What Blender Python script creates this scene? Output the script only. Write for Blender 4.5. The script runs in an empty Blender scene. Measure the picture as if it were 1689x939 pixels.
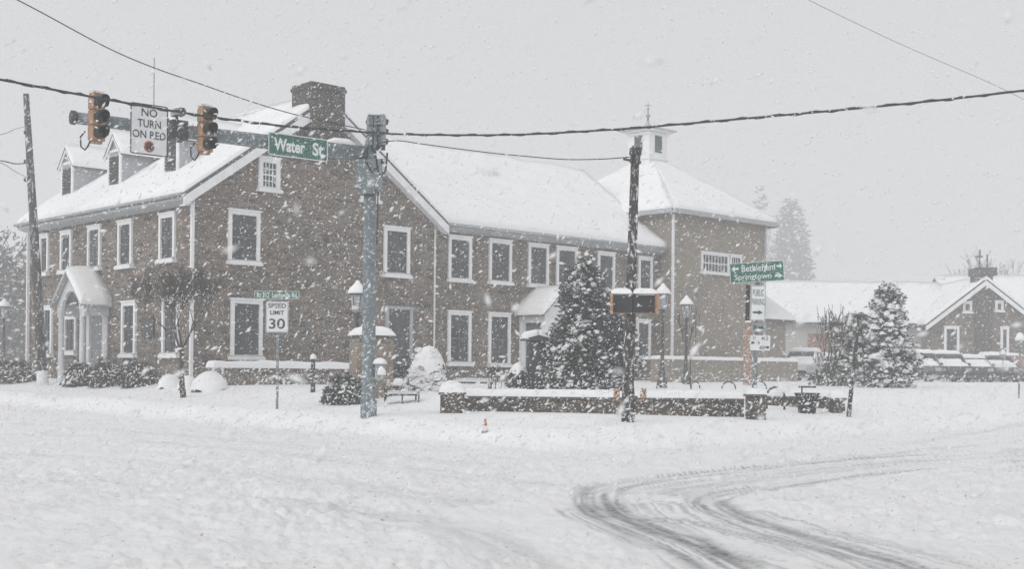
import bpy, math, random
import numpy as np
from mathutils import Vector, Matrix, noise as mnoise

random.seed(7); rng = np.random.default_rng(7)
SC = bpy.context.scene
COL = SC.collection
R = math.radians

# ------------------------------------------------------------------ camera
W0, FPX, HOR, ROLL, EYE = 1689.0, 2100.0, 612.0, 0.010, 1.4
cam = bpy.data.cameras.new('camera'); camo = bpy.data.objects.new('camera', cam); COL.objects.link(camo)
cam.sensor_width = 36.0; cam.lens = FPX / W0 * 36.0
cam.shift_y = (HOR - 469.5) / W0
cam.clip_start = 0.1; cam.clip_end = 3000
camo.matrix_world = Matrix.Translation((0, 0, EYE)) @ Matrix.Rotation(R(90), 4, 'X') @ Matrix.Rotation(ROLL, 4, 'Z')
SC.camera = camo
cam.dof.use_dof = True; cam.dof.focus_distance = 32.0; cam.dof.aperture_fstop = 3.8

# ------------------------------------------------------------------ world, sun, exposure
SUN_EL, SUN_AZ = 38.0, 215.0
world = bpy.data.worlds.new("World"); SC.world = world; world.use_nodes = True
wn = world.node_tree; wn.nodes.clear()
sky = wn.nodes.new('ShaderNodeTexSky'); sky.sky_type = 'NISHITA'; sky.sun_disc = False
sky.sun_elevation = R(SUN_EL); sky.sun_rotation = R(SUN_AZ); sky.dust_density = 4.0
hs = wn.nodes.new('ShaderNodeHueSaturation'); hs.inputs['Saturation'].default_value = 0.12
mx = wn.nodes.new('ShaderNodeMix'); mx.data_type = 'RGBA'; mx.inputs['Factor'].default_value = 0.8
mx.inputs[7].default_value = (7.25, 7.33, 7.52, 1)      # even overcast layer in the sky texture's own units
bg = wn.nodes.new('ShaderNodeBackground'); bg.inputs['Strength'].default_value = 0.092
wo = wn.nodes.new('ShaderNodeOutputWorld')
wn.links.new(sky.outputs[0], hs.inputs['Color']); wn.links.new(hs.outputs[0], mx.inputs[6])
wn.links.new(mx.outputs[2], bg.inputs['Color']); wn.links.new(bg.outputs[0], wo.inputs['Surface'])
sun = bpy.data.lights.new('sun', 'SUN'); sun.energy = 1.2; sun.angle = R(60); sun.color = (1, 0.98, 0.95)
suno = bpy.data.objects.new('sun', sun); COL.objects.link(suno)
az = R(SUN_AZ)
sd = Vector((math.sin(az) * math.cos(R(SUN_EL)), math.cos(az) * math.cos(R(SUN_EL)), math.sin(R(SUN_EL))))
suno.rotation_euler = sd.to_track_quat('Z', 'Y').to_euler()
SC.view_settings.view_transform = 'Standard'; SC.view_settings.look = 'None'
SC.view_settings.gamma = 1; SC.view_settings.use_curve_mapping = False
SC.view_settings.exposure = 0.15
SC.render.engine = 'CYCLES'
SC.cycles.max_bounces = 7; SC.cycles.volume_bounces = 2; SC.cycles.diffuse_bounces = 4
SC.cycles.glossy_bounces = 2; SC.cycles.transparent_max_bounces = 6
SC.cycles.use_denoising = True
HAZE = 0.0043

# ------------------------------------------------------------------ pixel <-> world helpers
def ray(px, py):
    lx, ly = (px - 844.5) / FPX, (HOR - py) / FPX
    c, s = math.cos(ROLL), math.sin(ROLL)
    return Vector((lx * c - ly * s, 1.0, lx * s + ly * c))
def P(px, py, Y):
    r = ray(px, py); return Vector((r.x * Y, Y, EYE + r.z * Y))
def wallhit(px, py, O, d):
    """ray against the vertical plane through O along horizontal direction d -> (t along d, z)"""
    r = ray(px, py)
    # r.x*Y = O.x + t d.x ; Y = O.y + t d.y
    t = (O.x - r.x * O.y) / (r.x * d.y - d.x)
    Y = O.y + t * d.y
    return t, EYE + r.z * Y

# ------------------------------------------------------------------ noise
def vnoise(x, y, seed=0):
    xi = np.floor(x).astype(np.int64); yi = np.floor(y).astype(np.int64)
    xf = x - xi; yf = y - yi
    u = xf * xf * (3 - 2 * xf); v = yf * yf * (3 - 2 * yf)
    def h(a, b):
        n = (a * 374761393 + b * 668265263 + seed * 974634777) & 0x7fffffff
        n = ((n ^ (n >> 13)) * 1274126177) & 0x7fffffff
        return ((n ^ (n >> 16)) & 0xffff) / 65535.0
    return (h(xi, yi) * (1 - u) + h(xi + 1, yi) * u) * (1 - v) + (h(xi, yi + 1) * (1 - u) + h(xi + 1, yi + 1) * u) * v
def fbm(x, y, o=3, seed=0):
    a, s, t = 1.0, 0.0, 0.0
    for k in range(o):
        s = s + a * vnoise(x * 2 ** k, y * 2 ** k, seed + k); t += a; a *= 0.5
    return s / t - 0.5
def sstep(a, b, x):
    t = np.clip((x - a) / (b - a), 0, 1); return t * t * (3 - 2 * t)

# ------------------------------------------------------------------ street corner frame: U runs right-back, V runs left-back
U = Vector((0.729, 0.684, 0)).normalized(); V = Vector((-U.y, U.x, 0))
KC = (1.05, 21.95)
def sdist(x, y):
    sL = (x - KC[0]) * U.x + (y - KC[1]) * U.y
    sR = (x - KC[0]) * V.x + (y - KC[1]) * V.y
    k = 1.6
    h = np.clip(0.5 + 0.5 * (sR - sL) / k, 0, 1)
    return sR * (1 - h) + sL * h - k * h * (1 - h)
def base_h(x, y):
    x = np.asarray(x, float); y = np.asarray(y, float)
    s = sdist(x, y)
    z = np.minimum(0.35, 0.01 * np.maximum(0, y - 25))
    sp = np.maximum(s, 0)
    wob = 0.5 + fbm(x * 0.55, y * 0.55, 2, 5)
    z = z + 0.26 * sstep(-0.2, 1.3, s) + np.minimum(0.42, 0.015 * sp * sp) * (s > 0)
    z = z + 0.20 * np.exp(-((s - 0.7) / 0.75) ** 2) * wob
    return z
WALLS = []
_b0 = base_h
def base_h(x, y):
    z = _b0(x, y); x = np.asarray(x, float); y = np.asarray(y, float)
    for (ax, ay, az_, bx, by, bz, r) in WALLS:
        dx, dy = bx - ax, by - ay; t = ((x - ax) * dx + (y - ay) * dy) / (dx * dx + dy * dy); tc = np.clip(t, 0, 1)
        d = np.hypot(x - ax - tc * dx, y - ay - tc * dy); w = np.exp(-(d / r) ** 2)
        z = z * (1 - w) + (az_ + (bz - az_) * tc) * w
    return z
def ground(px, py):
    r = ray(px, py); y = 6.0; prev = 1
    while y < 400:
        g = EYE + r.z * y - float(base_h(r.x * y, y))
        if g <= 0: break
        prev = y; y += 0.25
    a, b = prev, y
    for _ in range(20):
        m = (a + b) / 2
        if EYE + r.z * m - float(base_h(r.x * m, m)) > 0: a = m
        else: b = m
    return Vector((r.x * a, a, float(base_h(r.x * a, a))))

_a, _b = ground(745, 679), ground(1245, 690); _c, _d = ground(1262, 669), ground(1392, 677)
WALLS = [(*_a, *_b, 1.6), (*_c, *_d, .35)]
# ------------------------------------------------------------------ materials
def newmat(name):
    m = bpy.data.materials.new(name); m.use_nodes = True
    return m, m.node_tree, m.node_tree.nodes['Principled BSDF']
def N(nt, t, **kw):
    n = nt.nodes.new(t)
    for k, v in kw.items(): setattr(n, k, v)
    return n
def noise_tex(nt, scale, detail=4, vec=None, rough=0.6):
    n = N(nt, 'ShaderNodeTexNoise'); n.inputs['Scale'].default_value = scale
    n.inputs['Detail'].default_value = detail; n.inputs['Roughness'].default_value = rough
    if vec: nt.links.new(vec, n.inputs['Vector'])
    return n
def ramp(nt, fac, stops):
    r = N(nt, 'ShaderNodeValToRGB'); cr = r.color_ramp
    while len(cr.elements) < len(stops): cr.elements.new(0.5)
    for e, (p, c) in zip(cr.elements, stops): e.position = p; e.color = (*c, 1)
    nt.links.new(fac, r.inputs[0]); return r
def bump(nt, b, height, strength, dist=0.02):
    n = N(nt, 'ShaderNodeBump'); n.inputs['Strength'].default_value = strength; n.inputs['Distance'].default_value = dist
    nt.links.new(height, n.inputs['Height']); nt.links.new(n.outputs[0], b.inputs['Normal'])
def objvec(nt, scale=None):
    t = N(nt, 'ShaderNodeTexCoord')
    if scale is None: return t.outputs['Object']
    m = N(nt, 'ShaderNodeMapping'); m.inputs['Scale'].default_value = scale
    nt.links.new(t.outputs['Object'], m.inputs[0]); return m.outputs[0]
def simple(name, col, rough=0.6, metal=0.0, var=0.25, scale=6.0, bmp=0.15, dirt=None):
    m, nt, b = newmat(name)
    v = objvec(nt); n = noise_tex(nt, scale, 5, v)
    lo = tuple(c * (1 - var) for c in col); hi = tuple(min(1, c * (1 + var)) for c in col)
    r = ramp(nt, n.outputs[0], [(0.3, lo), (0.7, hi)])
    nt.links.new(r.outputs[0], b.inputs['Base Color'])
    b.inputs['Roughness'].default_value = rough; b.inputs['Metallic'].default_value = metal
    n2 = noise_tex(nt, scale * 8, 3, v); bump(nt, b, n2.outputs[0], bmp, 0.01)
    return m
def frosted(name, col, rough=0.6, amount=0.35, scale=9.0, var=0.25, stretch=(1, 1, 1)):
    """a surface with wind-blown snow stuck to it in patches"""
    m, nt, b = newmat(name)
    v = objvec(nt, stretch); n = noise_tex(nt, 4, 5, v)
    lo = tuple(c * (1 - var) for c in col); hi = tuple(min(1, c * (1 + var)) for c in col)
    r = ramp(nt, n.outputs[0], [(0.3, lo), (0.7, hi)])
    s = noise_tex(nt, scale, 6, v, 0.75)
    f = ramp(nt, s.outputs[0], [(0.62 - amount * 0.3, (0, 0, 0)), (0.70 - amount * 0.25, (1, 1, 1))])
    mixn = N(nt, 'ShaderNodeMix', data_type='RGBA'); nt.links.new(f.outputs[0], mixn.inputs['Factor'])
    nt.links.new(r.outputs[0], mixn.inputs[6]); mixn.inputs[7].default_value = (0.78, 0.80, 0.83, 1)
    nt.links.new(mixn.outputs[2], b.inputs['Base Color']); b.inputs['Roughness'].default_value = rough
    bump(nt, b, s.outputs[0], 0.4, 0.02)
    return m
def snow_mat(name='snow', bs=0.35):
    m, nt, b = newmat(name)
    v = objvec(nt); n = noise_tex(nt, 1.3, 5, v)
    r = ramp(nt, n.outputs[0], [(0.3, (0.82, 0.825, 0.835)), (0.7, (0.885, 0.888, 0.895))])
    nt.links.new(r.outputs[0], b.inputs['Base Color']); b.inputs['Roughness'].default_value = 0.85
    b.inputs['Specular IOR Level'].default_value = 0.2
    n2 = noise_tex(nt, 7, 6, v, 0.65); bump(nt, b, n2.outputs[0], bs, 0.05)
    return m
def stone_mat(name, cols, mortar, scale=(2.6, 2.6, 6.0), bs=0.7):
    m, nt, b = newmat(name)
    v0 = objvec(nt, scale)
    warp = noise_tex(nt, 1.5, 2, v0)
    add = N(nt, 'ShaderNodeMixRGB'); add.blend_type = 'ADD'; add.inputs[0].default_value = 0.35
    nt.links.new(v0, add.inputs[1]); nt.links.new(warp.outputs['Color'], add.inputs[2])
    vo = N(nt, 'ShaderNodeTexVoronoi'); vo.inputs['Scale'].default_value = 1.0; nt.links.new(add.outputs[0], vo.inputs['Vector'])
    ve = N(nt, 'ShaderNodeTexVoronoi', feature='DISTANCE_TO_EDGE'); ve.inputs['Scale'].default_value = 1.0; nt.links.new(add.outputs[0], ve.inputs['Vector'])
    sep = N(nt, 'ShaderNodeSeparateColor'); nt.links.new(vo.outputs['Color'], sep.inputs[0])
    st = [(i / (len(cols) - 1), c) for i, c in enumerate(cols)]
    r = ramp(nt, sep.outputs[0], st)
    blot = noise_tex(nt, 1.1, 5, objvec(nt)); br = ramp(nt, blot.outputs[0], [(0.3, (0.78, 0.74, 0.68)), (0.7, (1.22, 1.10, 0.98))]); blot.inputs['Scale'].default_value = .7
    mul = N(nt, 'ShaderNodeMixRGB'); mul.blend_type = 'MULTIPLY'; mul.inputs[0].default_value = 1
    nt.links.new(r.outputs[0], mul.inputs[1]); nt.links.new(br.outputs[0], mul.inputs[2])
    er = ramp(nt, ve.outputs['Distance'], [(0.02, (1, 1, 1)), (0.10, (0, 0, 0))])
    mm = N(nt, 'ShaderNodeMix', data_type='RGBA'); nt.links.new(er.outputs[0], mm.inputs['Factor'])
    nt.links.new(mul.outputs[0], mm.inputs[6]); mm.inputs[7].default_value = (*mortar, 1)
    # flecks of snow caught on the rough courses
    fn = noise_tex(nt, 14, 3, objvec(nt, (1, 1, 1.8)), 0.7); fr = ramp(nt, fn.outputs[0], [(0.60, (0, 0, 0)), (0.66, (1, 1, 1))])
    m2 = N(nt, 'ShaderNodeMix', data_type='RGBA'); nt.links.new(fr.outputs[0], m2.inputs['Factor'])
    nt.links.new(mm.outputs[2], m2.inputs[6]); m2.inputs[7].default_value = (0.62, 0.63, 0.65, 1)
    nt.links.new(m2.outputs[2], b.inputs['Base Color']); b.inputs['Roughness'].default_value = 0.9
    hn = noise_tex(nt, 9, 5, objvec(nt)); ad = N(nt, 'ShaderNodeMath', operation='MULTIPLY_ADD')
    nt.links.new(hn.outputs[0], ad.inputs[0]); ad.inputs[1].default_value = 0.5; nt.links.new(ve.outputs['Distance'], ad.inputs[2])
    bump(nt, b, ad.outputs[0], bs, 0.05)
    return m

M = {}
M['snow'] = snow_mat()
M['stone'] = stone_mat('fieldstone', [(0.050, 0.044, 0.038), (0.165, 0.140, 0.115), (0.105, 0.096, 0.086), (0.23, 0.185, 0.145), (0.048, 0.045, 0.043), (0.165, 0.112, 0.082), (0.09, 0.080, 0.070)], (0.18, 0.168, 0.15), scale=(2.4, 2.4, 6.8), bs=1.0)
M['stone_pale'] = stone_mat('pale_stone', [(0.20, 0.18, 0.15), (0.25, 0.225, 0.19), (0.22, 0.205, 0.18), (0.27, 0.235, 0.19)], (0.27, 0.25, 0.22), scale=(2.2, 2.2, 5.5), bs=0.4)
M['stone_dark'] = stone_mat('chimney_stone', [(0.03, 0.029, 0.028), (0.055, 0.05, 0.045), (0.04, 0.037, 0.036), (0.068, 0.056, 0.048)], (0.065, 0.062, 0.06))
M['stone_wall'] = stone_mat('garden_stone', [(0.04, 0.036, 0.03), (0.10, 0.085, 0.07), (0.06, 0.054, 0.048), (0.13, 0.10, 0.07)], (0.06, 0.056, 0.05), scale=(3.2, 3.2, 7))
M['stone_mid'] = stone_mat('pier_stone', [(0.17, 0.14, 0.115), (0.24, 0.20, 0.16), (0.20, 0.18, 0.155), (0.28, 0.22, 0.17)], (0.26, 0.24, 0.21), scale=(3, 3, 6), bs=.8)
M['coping'] = simple('bluestone', (0.10, 0.105, 0.11), 0.8)
M['trim'] = simple('white_painted_wood', (0.80, 0.81, 0.82), 0.55, var=0.08, scale=3)
M['trim_grey'] = simple('grey_painted_wood', (0.36, 0.38, 0.40), 0.6, var=0.1, scale=3)
M['cornice'] = simple('cornice_paint', (0.42, 0.44, 0.45), 0.6, var=0.1, scale=3)
M['shingle'] = simple('roof_shingle', (0.10, 0.10, 0.105), 0.9, scale=12)
M['louvre'] = simple('louvre_slats', (0.055, 0.06, 0.065), 0.6)
M['green_louvre'] = simple('green_louvre', (0.05, 0.10, 0.085), 0.6)
M['porch_paint'] = simple('porch_paint', (0.62, 0.635, 0.65), 0.6, var=0.08)
M['muntin'] = simple('grey_sash_bars', (0.11, 0.115, 0.12), 0.6, var=0.1)
M['door'] = simple('door_paint', (0.20, 0.21, 0.215), 0.5)
def glass_mat():
    m, nt, b = newmat('window_glass'); v = objvec(nt, (0.9, 0.9, 0.5)); n = noise_tex(nt, 1.6, 3, v)
    r = ramp(nt, n.outputs[0], [(0.35, (0.028, 0.033, 0.038)), (0.65, (0.07, 0.078, 0.085))])
    nt.links.new(r.outputs[0], b.inputs['Base Color']); b.inputs['Roughness'].default_value = 0.22
    b.inputs['Specular IOR Level'].default_value = 0.35
    return m
M['glass'] = glass_mat()
M['galv'] = frosted('galvanised_steel', (0.15, 0.185, 0.20), 0.55, 0.25, 14, 0.18)
M['galv_light'] = frosted('light_galvanised_steel', (0.26, 0.29, 0.30), 0.5, 0.2, 14, 0.15)
M['wood_pole'] = frosted('weathered_pole_wood', (0.042, 0.038, 0.034), 0.9, 0.3, 11, 0.3, (1, 1, 0.4))
M['wood_grey'] = frosted('old_pole_wood', (0.055, 0.052, 0.048), 0.9, 0.25, 8, 0.3, (1, 1, 0.3))
M['black'] = simple('black_paint', (0.018, 0.019, 0.021), 0.5, var=0.3)
M['dark_metal'] = frosted('dark_metal', (0.035, 0.037, 0.04), 0.5, 0.12, 16)
M['yellow'] = frosted('signal_yellow', (0.36, 0.20, 0.11), 0.6, 0.16, 26, 0.2)
M['orange'] = simple('cone_orange', (0.55, 0.14, 0.04), 0.6)
M['rust'] = frosted('rusty_orange', (0.30, 0.17, 0.115), 0.85, 0.3, 10, 0.3)
M['lens'] = simple('signal_lens', (0.03, 0.028, 0.028), 0.25)
M['sign_white'] = frosted('sign_white', (0.70, 0.72, 0.73), 0.5, 0.15, 30, 0.06)
M['sign_green'] = frosted('sign_green', (0.012, 0.12, 0.078), 0.45, 0.24, 30, 0.15)
M['letter_white'] = simple('white_lettering', (0.72, 0.74, 0.76), 0.5, var=0.05)
M['letter_black'] = simple('black_lettering', (0.03, 0.03, 0.032), 0.5)
M['letter_green'] = simple('green_lettering', (0.02, 0.12, 0.085), 0.5)
M['sign_back'] = simple('aluminium', (0.3, 0.31, 0.32), 0.4, 0.6)
M['needle'] = frosted('evergreen_needles', (0.024, 0.036, 0.029), 0.8, 0.22, 12, 0.45)
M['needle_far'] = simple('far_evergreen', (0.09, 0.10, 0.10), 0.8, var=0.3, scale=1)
M['leaf_dull'] = simple('shrub_leaves', (0.055, 0.058, 0.048), 0.8, var=0.5, scale=5)
M['bark'] = simple('bark', (0.055, 0.048, 0.042), 0.9, var=0.4, scale=12, bmp=0.5)
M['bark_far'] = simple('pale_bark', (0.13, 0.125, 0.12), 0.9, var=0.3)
M['lamp_glass'] = simple('frosted_lamp_glass', (0.34, 0.36, 0.37), 0.3)
M['cable'] = simple('black_cable', (0.02, 0.026, 0.025), 0.6)
M['car_white'] = simple('white_car_paint', (0.55, 0.56, 0.58), 0.35, var=0.05)
M['car_grey'] = simple('grey_car_paint', (0.12, 0.125, 0.13), 0.35, var=0.1)
M['car_dark'] = simple('dark_car_paint', (0.045, 0.05, 0.058), 0.35, var=0.1)
M['tyre'] = simple('tyre_rubber', (0.02, 0.02, 0.02), 0.85)
M['siding'] = simple('beige_siding', (0.42, 0.42, 0.40), 0.7, var=0.06)
M['brick'] = simple('red_brick', (0.26, 0.15, 0.11), 0.85, scale=3)

# ------------------------------------------------------------------ mesh builder
class MB:
    def __init__(s): s.v = []; s.f = []
    def add(s, vs, fs):
        o = len(s.v); s.v += [tuple(p) for p in vs]; s.f += [tuple(i + o for i in f) for f in fs]; return s
    def obox(s, c, ax, ay, az, hx, hy, hz):
        c, ax, ay, az = map(Vector, (c, ax, ay, az))
        vs = [c + ax * (sx * hx) + ay * (sy * hy) + az * (sz * hz) for sz in (-1, 1) for sy in (-1, 1) for sx in (-1, 1)]
        return s.add(vs, [(0, 2, 3, 1), (4, 5, 7, 6), (0, 1, 5, 4), (2, 6, 7, 3), (0, 4, 6, 2), (1, 3, 7, 5)])
    def box(s, x0, x1, y0, y1, z0, z1):
        return s.obox(((x0 + x1) / 2, (y0 + y1) / 2, (z0 + z1) / 2), (1, 0, 0), (0, 1, 0), (0, 0, 1), abs(x1 - x0) / 2, abs(y1 - y0) / 2, abs(z1 - z0) / 2)
    def bevbox(s, x0, x1, y0, y1, z0, z1, b):
        """box with chamfered vertical and top edges"""
        def ring(i, z): return [(x0 + i + b, y0 + i, z), (x1 - i - b, y0 + i, z), (x1 - i, y0 + i + b, z), (x1 - i, y1 - i - b, z), (x1 - i - b, y1 - i, z), (x0 + i + b, y1 - i, z), (x0 + i, y1 - i - b, z), (x0 + i, y0 + i + b, z)]
        vs = ring(0, z0) + ring(0, z1 - b) + ring(b, z1)
        fs = [tuple(reversed(range(8)))]
        for k in range(2):
            for i in range(8): fs.append((k * 8 + i, k * 8 + (i + 1) % 8, k * 8 + 8 + (i + 1) % 8, k * 8 + 8 + i))
        fs.append(tuple(range(16, 24)))
        return s.add(vs, fs)
    def tube(s, pts, rad, n=8, cap=True):
        pts = [Vector(p) for p in pts]
        if not hasattr(rad, '__len__'): rad = [rad] * len(pts)
        vs = []; fs = []; prev = None
        for i, p in enumerate(pts):
            d = (pts[min(i + 1, len(pts) - 1)] - pts[max(i - 1, 0)])
            if d.length < 1e-9: d = Vector((0, 0, 1))
            d.normalize()
            a = prev if prev is not None else (Vector((1, 0, 0)) if abs(d.x) < 0.8 else Vector((0, 1, 0)))
            a = (a - d * a.dot(d)).normalized(); prev = a; b = d.cross(a)
            for k in range(n):
                t = 2 * math.pi * k / n
                vs.append(p + (a * math.cos(t) + b * math.sin(t)) * rad[i])
        for i in range(len(pts) - 1):
            for k in range(n):
                fs.append((i * n + k, i * n + (k + 1) % n, (i + 1) * n + (k + 1) % n, (i + 1) * n + k))
        if cap: fs += [tuple(reversed(range(n))), tuple(range((len(pts) - 1) * n, len(pts) * n))]
        return s.add(vs, fs)
    def lathe(s, prof, n=12, c=(0, 0, 0)):
        vs = []; fs = []
        for r, z in prof:
            for k in range(n):
                t = 2 * math.pi * k / n; vs.append((c[0] + r * math.cos(t), c[1] + r * math.sin(t), c[2] + z))
        for i in range(len(prof) - 1):
            for k in range(n): fs.append((i * n + k, i * n + (k + 1) % n, (i + 1) * n + (k + 1) % n, (i + 1) * n + k))
        fs += [tuple(reversed(range(n))), tuple(range((len(prof) - 1) * n, len(prof) * n))]
        return s.add(vs, fs)
    def prism(s, poly, ext):
        """poly: list of 3-D points, ext: vector"""
        n = len(poly); a = [Vector(p) for p in poly]; b = [p + Vector(ext) for p in a]
        fs = [tuple(range(n)), tuple(reversed(range(n, 2 * n)))] + [(i, i + n, (i + 1) % n + n, (i + 1) % n) for i in range(n)]
        return s.add(a + b, fs)
    def lump(s, c, rx, ry, rz, n=10, m=5, seed=0, amp=0.15, flat=True):
        """snow lump: dome with soft foot"""
        vs = []; fs = []; rs = random.Random(seed)
        ph = [rs.uniform(0, 6.28) for _ in range(4)]
        for j in range(m):
            a = j / (m - 1) * math.pi / 2 if flat else -math.pi / 2 + j / (m - 1) * math.pi
            for k in range(n):
                t = 2 * math.pi * k / n
                w = 1 + amp * math.sin(2 * t + ph[0]) * math.cos(a) + amp * 0.6 * math.sin(3 * t + ph[1] + j)
                vs.append((c[0] + rx * math.cos(a) * math.cos(t) * w, c[1] + ry * math.cos(a) * math.sin(t) * w, c[2] + rz * math.sin(a)))
        for j in range(m - 1):
            for k in range(n): fs.append((j * n + k, j * n + (k + 1) % n, (j + 1) * n + (k + 1) % n, (j + 1) * n + k))
        fs.append(tuple(reversed(range(n))))
        return s.add(vs, fs)
    def build(s, name, mat, parent=None, smooth=False, loc=None):
        me = bpy.data.meshes.new(name); me.from_pydata(s.v, [], s.f); me.materials.append(mat)
        if smooth: me.polygons.foreach_set('use_smooth', [True] * len(me.polygons))
        me.update()
        o = bpy.data.objects.new(name, me); COL.objects.link(o)
        if parent is not None: o.parent = parent
        if loc is not None: o.location = loc
        return o
def tag(o, label=None, cat=None, group=None, kind=None):
    if label: o['label'] = label
    if cat: o['category'] = cat
    if group: o['group'] = group
    if kind: o['kind'] = kind
    return o
def thing(name, label, cat, loc=(0, 0, 0), rz=0, group=None):
    o = bpy.data.objects.new(name, None); COL.objects.link(o); o.empty_display_size = 0.2
    o.location = loc; o.rotation_euler = (0, 0, rz)
    return tag(o, label, cat, group, 'thing')
def children(o): return [c for c in bpy.data.objects if c.parent == o]
def copy_tree(o, parent=None):
    c = o.copy(); COL.objects.link(c); c.parent = parent
    for ch in children(o): copy_tree(ch, c)
    return c

def snow_sheet(mb, p00, p10, p11, p01, th=0.2, edge=0.12, step=0.5, amp=0.04, seed=0, edges=(1, 1, 1, 1)):
    """snow blanket over the quad p00-p10-p11-p01 (rounded at the rims), thickness straight up"""
    p00, p10, p11, p01 = map(Vector, (p00, p10, p11, p01))
    L = max((p10 - p00).length, (p11 - p01).length); H = max((p01 - p00).length, (p11 - p10).length)
    def params(n, ln, e0, e1):
        a = []
        if e0: a += [0, 0.03 / ln, edge * 0.4 / ln, edge / ln]
        else: a += [0]
        k = max(1, int(ln / step)); s0 = a[-1]; s1 = 1 - (edge / ln if e1 else 0)
        a += [s0 + (s1 - s0) * i / k for i in range(1, k + 1)]
        if e1: a += [1 - edge * 0.4 / ln, 1 - 0.03 / ln, 1]
        return a
    us = params(0, L, edges[0], edges[1]); vs_ = params(0, H, edges[2], edges[3])
    def prof(t, ln, e0, e1):
        d = 1e9
        if e0: d = min(d, t * ln)
        if e1: d = min(d, (1 - t) * ln)
        x = min(1, d / edge); return math.sqrt(max(0, 1 - (1 - x) ** 2))
    top = []; bot = []
    for v in vs_:
        for u in us:
            p = (p00 * (1 - u) + p10 * u) * (1 - v) + (p01 * (1 - u) + p11 * u) * v
            k = prof(u, L, edges[0], edges[1]) * prof(v, H, edges[2], edges[3])
            nz = mnoise.noise(Vector((p.x * 0.6 + seed, p.y * 0.6, p.z * 0.6))) + 0.5 * mnoise.noise(Vector((p.x * 2 + seed, p.y * 2, p.z * 2)))
            k *= 1 + .25 * mnoise.noise(Vector((p.x * 1.7, p.y * 1.7, seed + 4))); nz += 1.1 * mnoise.noise(Vector((p.x * .25, p.y * .25, seed + 9)))
            top.append(p + Vector((0, 0, (th + amp * nz) * k + 0.004))); bot.append(p)
    n, m = len(us), len(vs_); o = len(top); fs = []
    for j in range(m - 1):
        for i in range(n - 1):
            a = j * n + i; fs.append((a, a + 1, a + n + 1, a + n))
    rim = list(range(n)) + [j * n + n - 1 for j in range(1, m)] + [(m - 1) * n + i for i in range(n - 2, -1, -1)] + [j * n for j in range(m - 2, 0, -1)]
    for a, b in zip(rim, rim[1:] + rim[:1]): fs.append((a, a + o, b + o, b))
    fs.append(tuple(o + i for i in reversed(rim)))
    mb.add(top + bot, fs); return mb
def slab(mb, p00, p10, p11, p01, th):
    a = [Vector(p) for p in (p00, p10, p11, p01)]
    return mb.prism([p - Vector((0, 0, th)) for p in a], (0, 0, th))

# ------------------------------------------------------------------ ground
def pxline(pts):
    o = []
    for i in range(len(pts) - 1):
        a, b, c, d = [np.array(pts[max(0, min(len(pts) - 1, i + j))], float) for j in (-1, 0, 1, 2)]
        for u in (0, .2, .4, .6, .8): o.append(tuple(0.5 * (2 * b + (c - a) * u + (2 * a - 5 * b + 4 * c - d) * u * u + (3 * b - a - 3 * c + d) * u ** 3)))
    o.append(pts[-1]); pts = o
    return [tuple(P(x, y, EYE * FPX / (y - (HOR + ROLL * (x - 844.5)))).xy) for x, y in pts]
TR = [  # (path in the picture, half width m, strength)
 ([(1760, 735), (1600, 745), (1450, 752), (1300, 765), (1150, 780), (1060, 792), (1005, 803), (985, 818), (1000, 842), (1060, 866), (1130, 893), (1230, 945)], 0.30, 1.0),
 ([(1760, 752), (1600, 766), (1420, 782), (1290, 800), (1200, 812), (1168, 826), (1200, 846), (1300, 880), (1400, 905), (1520, 945)], 0.26, 0.9),
 ([(945, 842), (985, 862), (1040, 885), (1110, 912), (1180, 945)], 0.16, 0.75),
 ([(1090, 853), (1170, 862), (1260, 882), (1340, 905), (1420, 945)], 0.22, 0.9),
 ([(1250, 826), (1300, 824), (1360, 818)], 0.15, 0.6),
 ([(1760, 722), (1560, 738), (1400, 754), (1200, 776)], 0.18, 0.6),
 ([(1700, 770), (1560, 780), (1380, 790), (1250, 806)], 0.16, 0.45),
 ([(1180, 900), (1240, 912), (1290, 920)], 0.10, 0.8),
 ([(1760, 742), (1500, 760), (1300, 778), (1120, 800), (1060, 812)], 0.6, 0.6),
 ([(1080, 830), (1110, 852), (1200, 884), (1330, 925), (1380, 945)], 0.5, 0.6),
 ([(1230, 845), (1330, 872), (1450, 905), (1600, 945)], 0.45, 0.55),
 ([(1010, 850), (1080, 884), (1150, 915), (1200, 945)], 0.45, 0.55),
 ([(1760, 700), (1620, 716), (1480, 734)], 0.2, 0.45),
 ([(-60, 716), (150, 722), (400, 742), (700, 776), (900, 800)], 0.35, 0.34),
 ([(-60, 700), (200, 712), (480, 735), (760, 765)], 0.35, 0.30),
 ([(-60, 790), (200, 800), (520, 832), (760, 880), (860, 945)], 0.35, 0.30),
 ([(-60, 745), (200, 760), (480, 790), (760, 830)], 0.4, 0.32),
 ([(-60, 860), (60, 838), (200, 820), (300, 808)], 0.3, 0.2),
]
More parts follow.
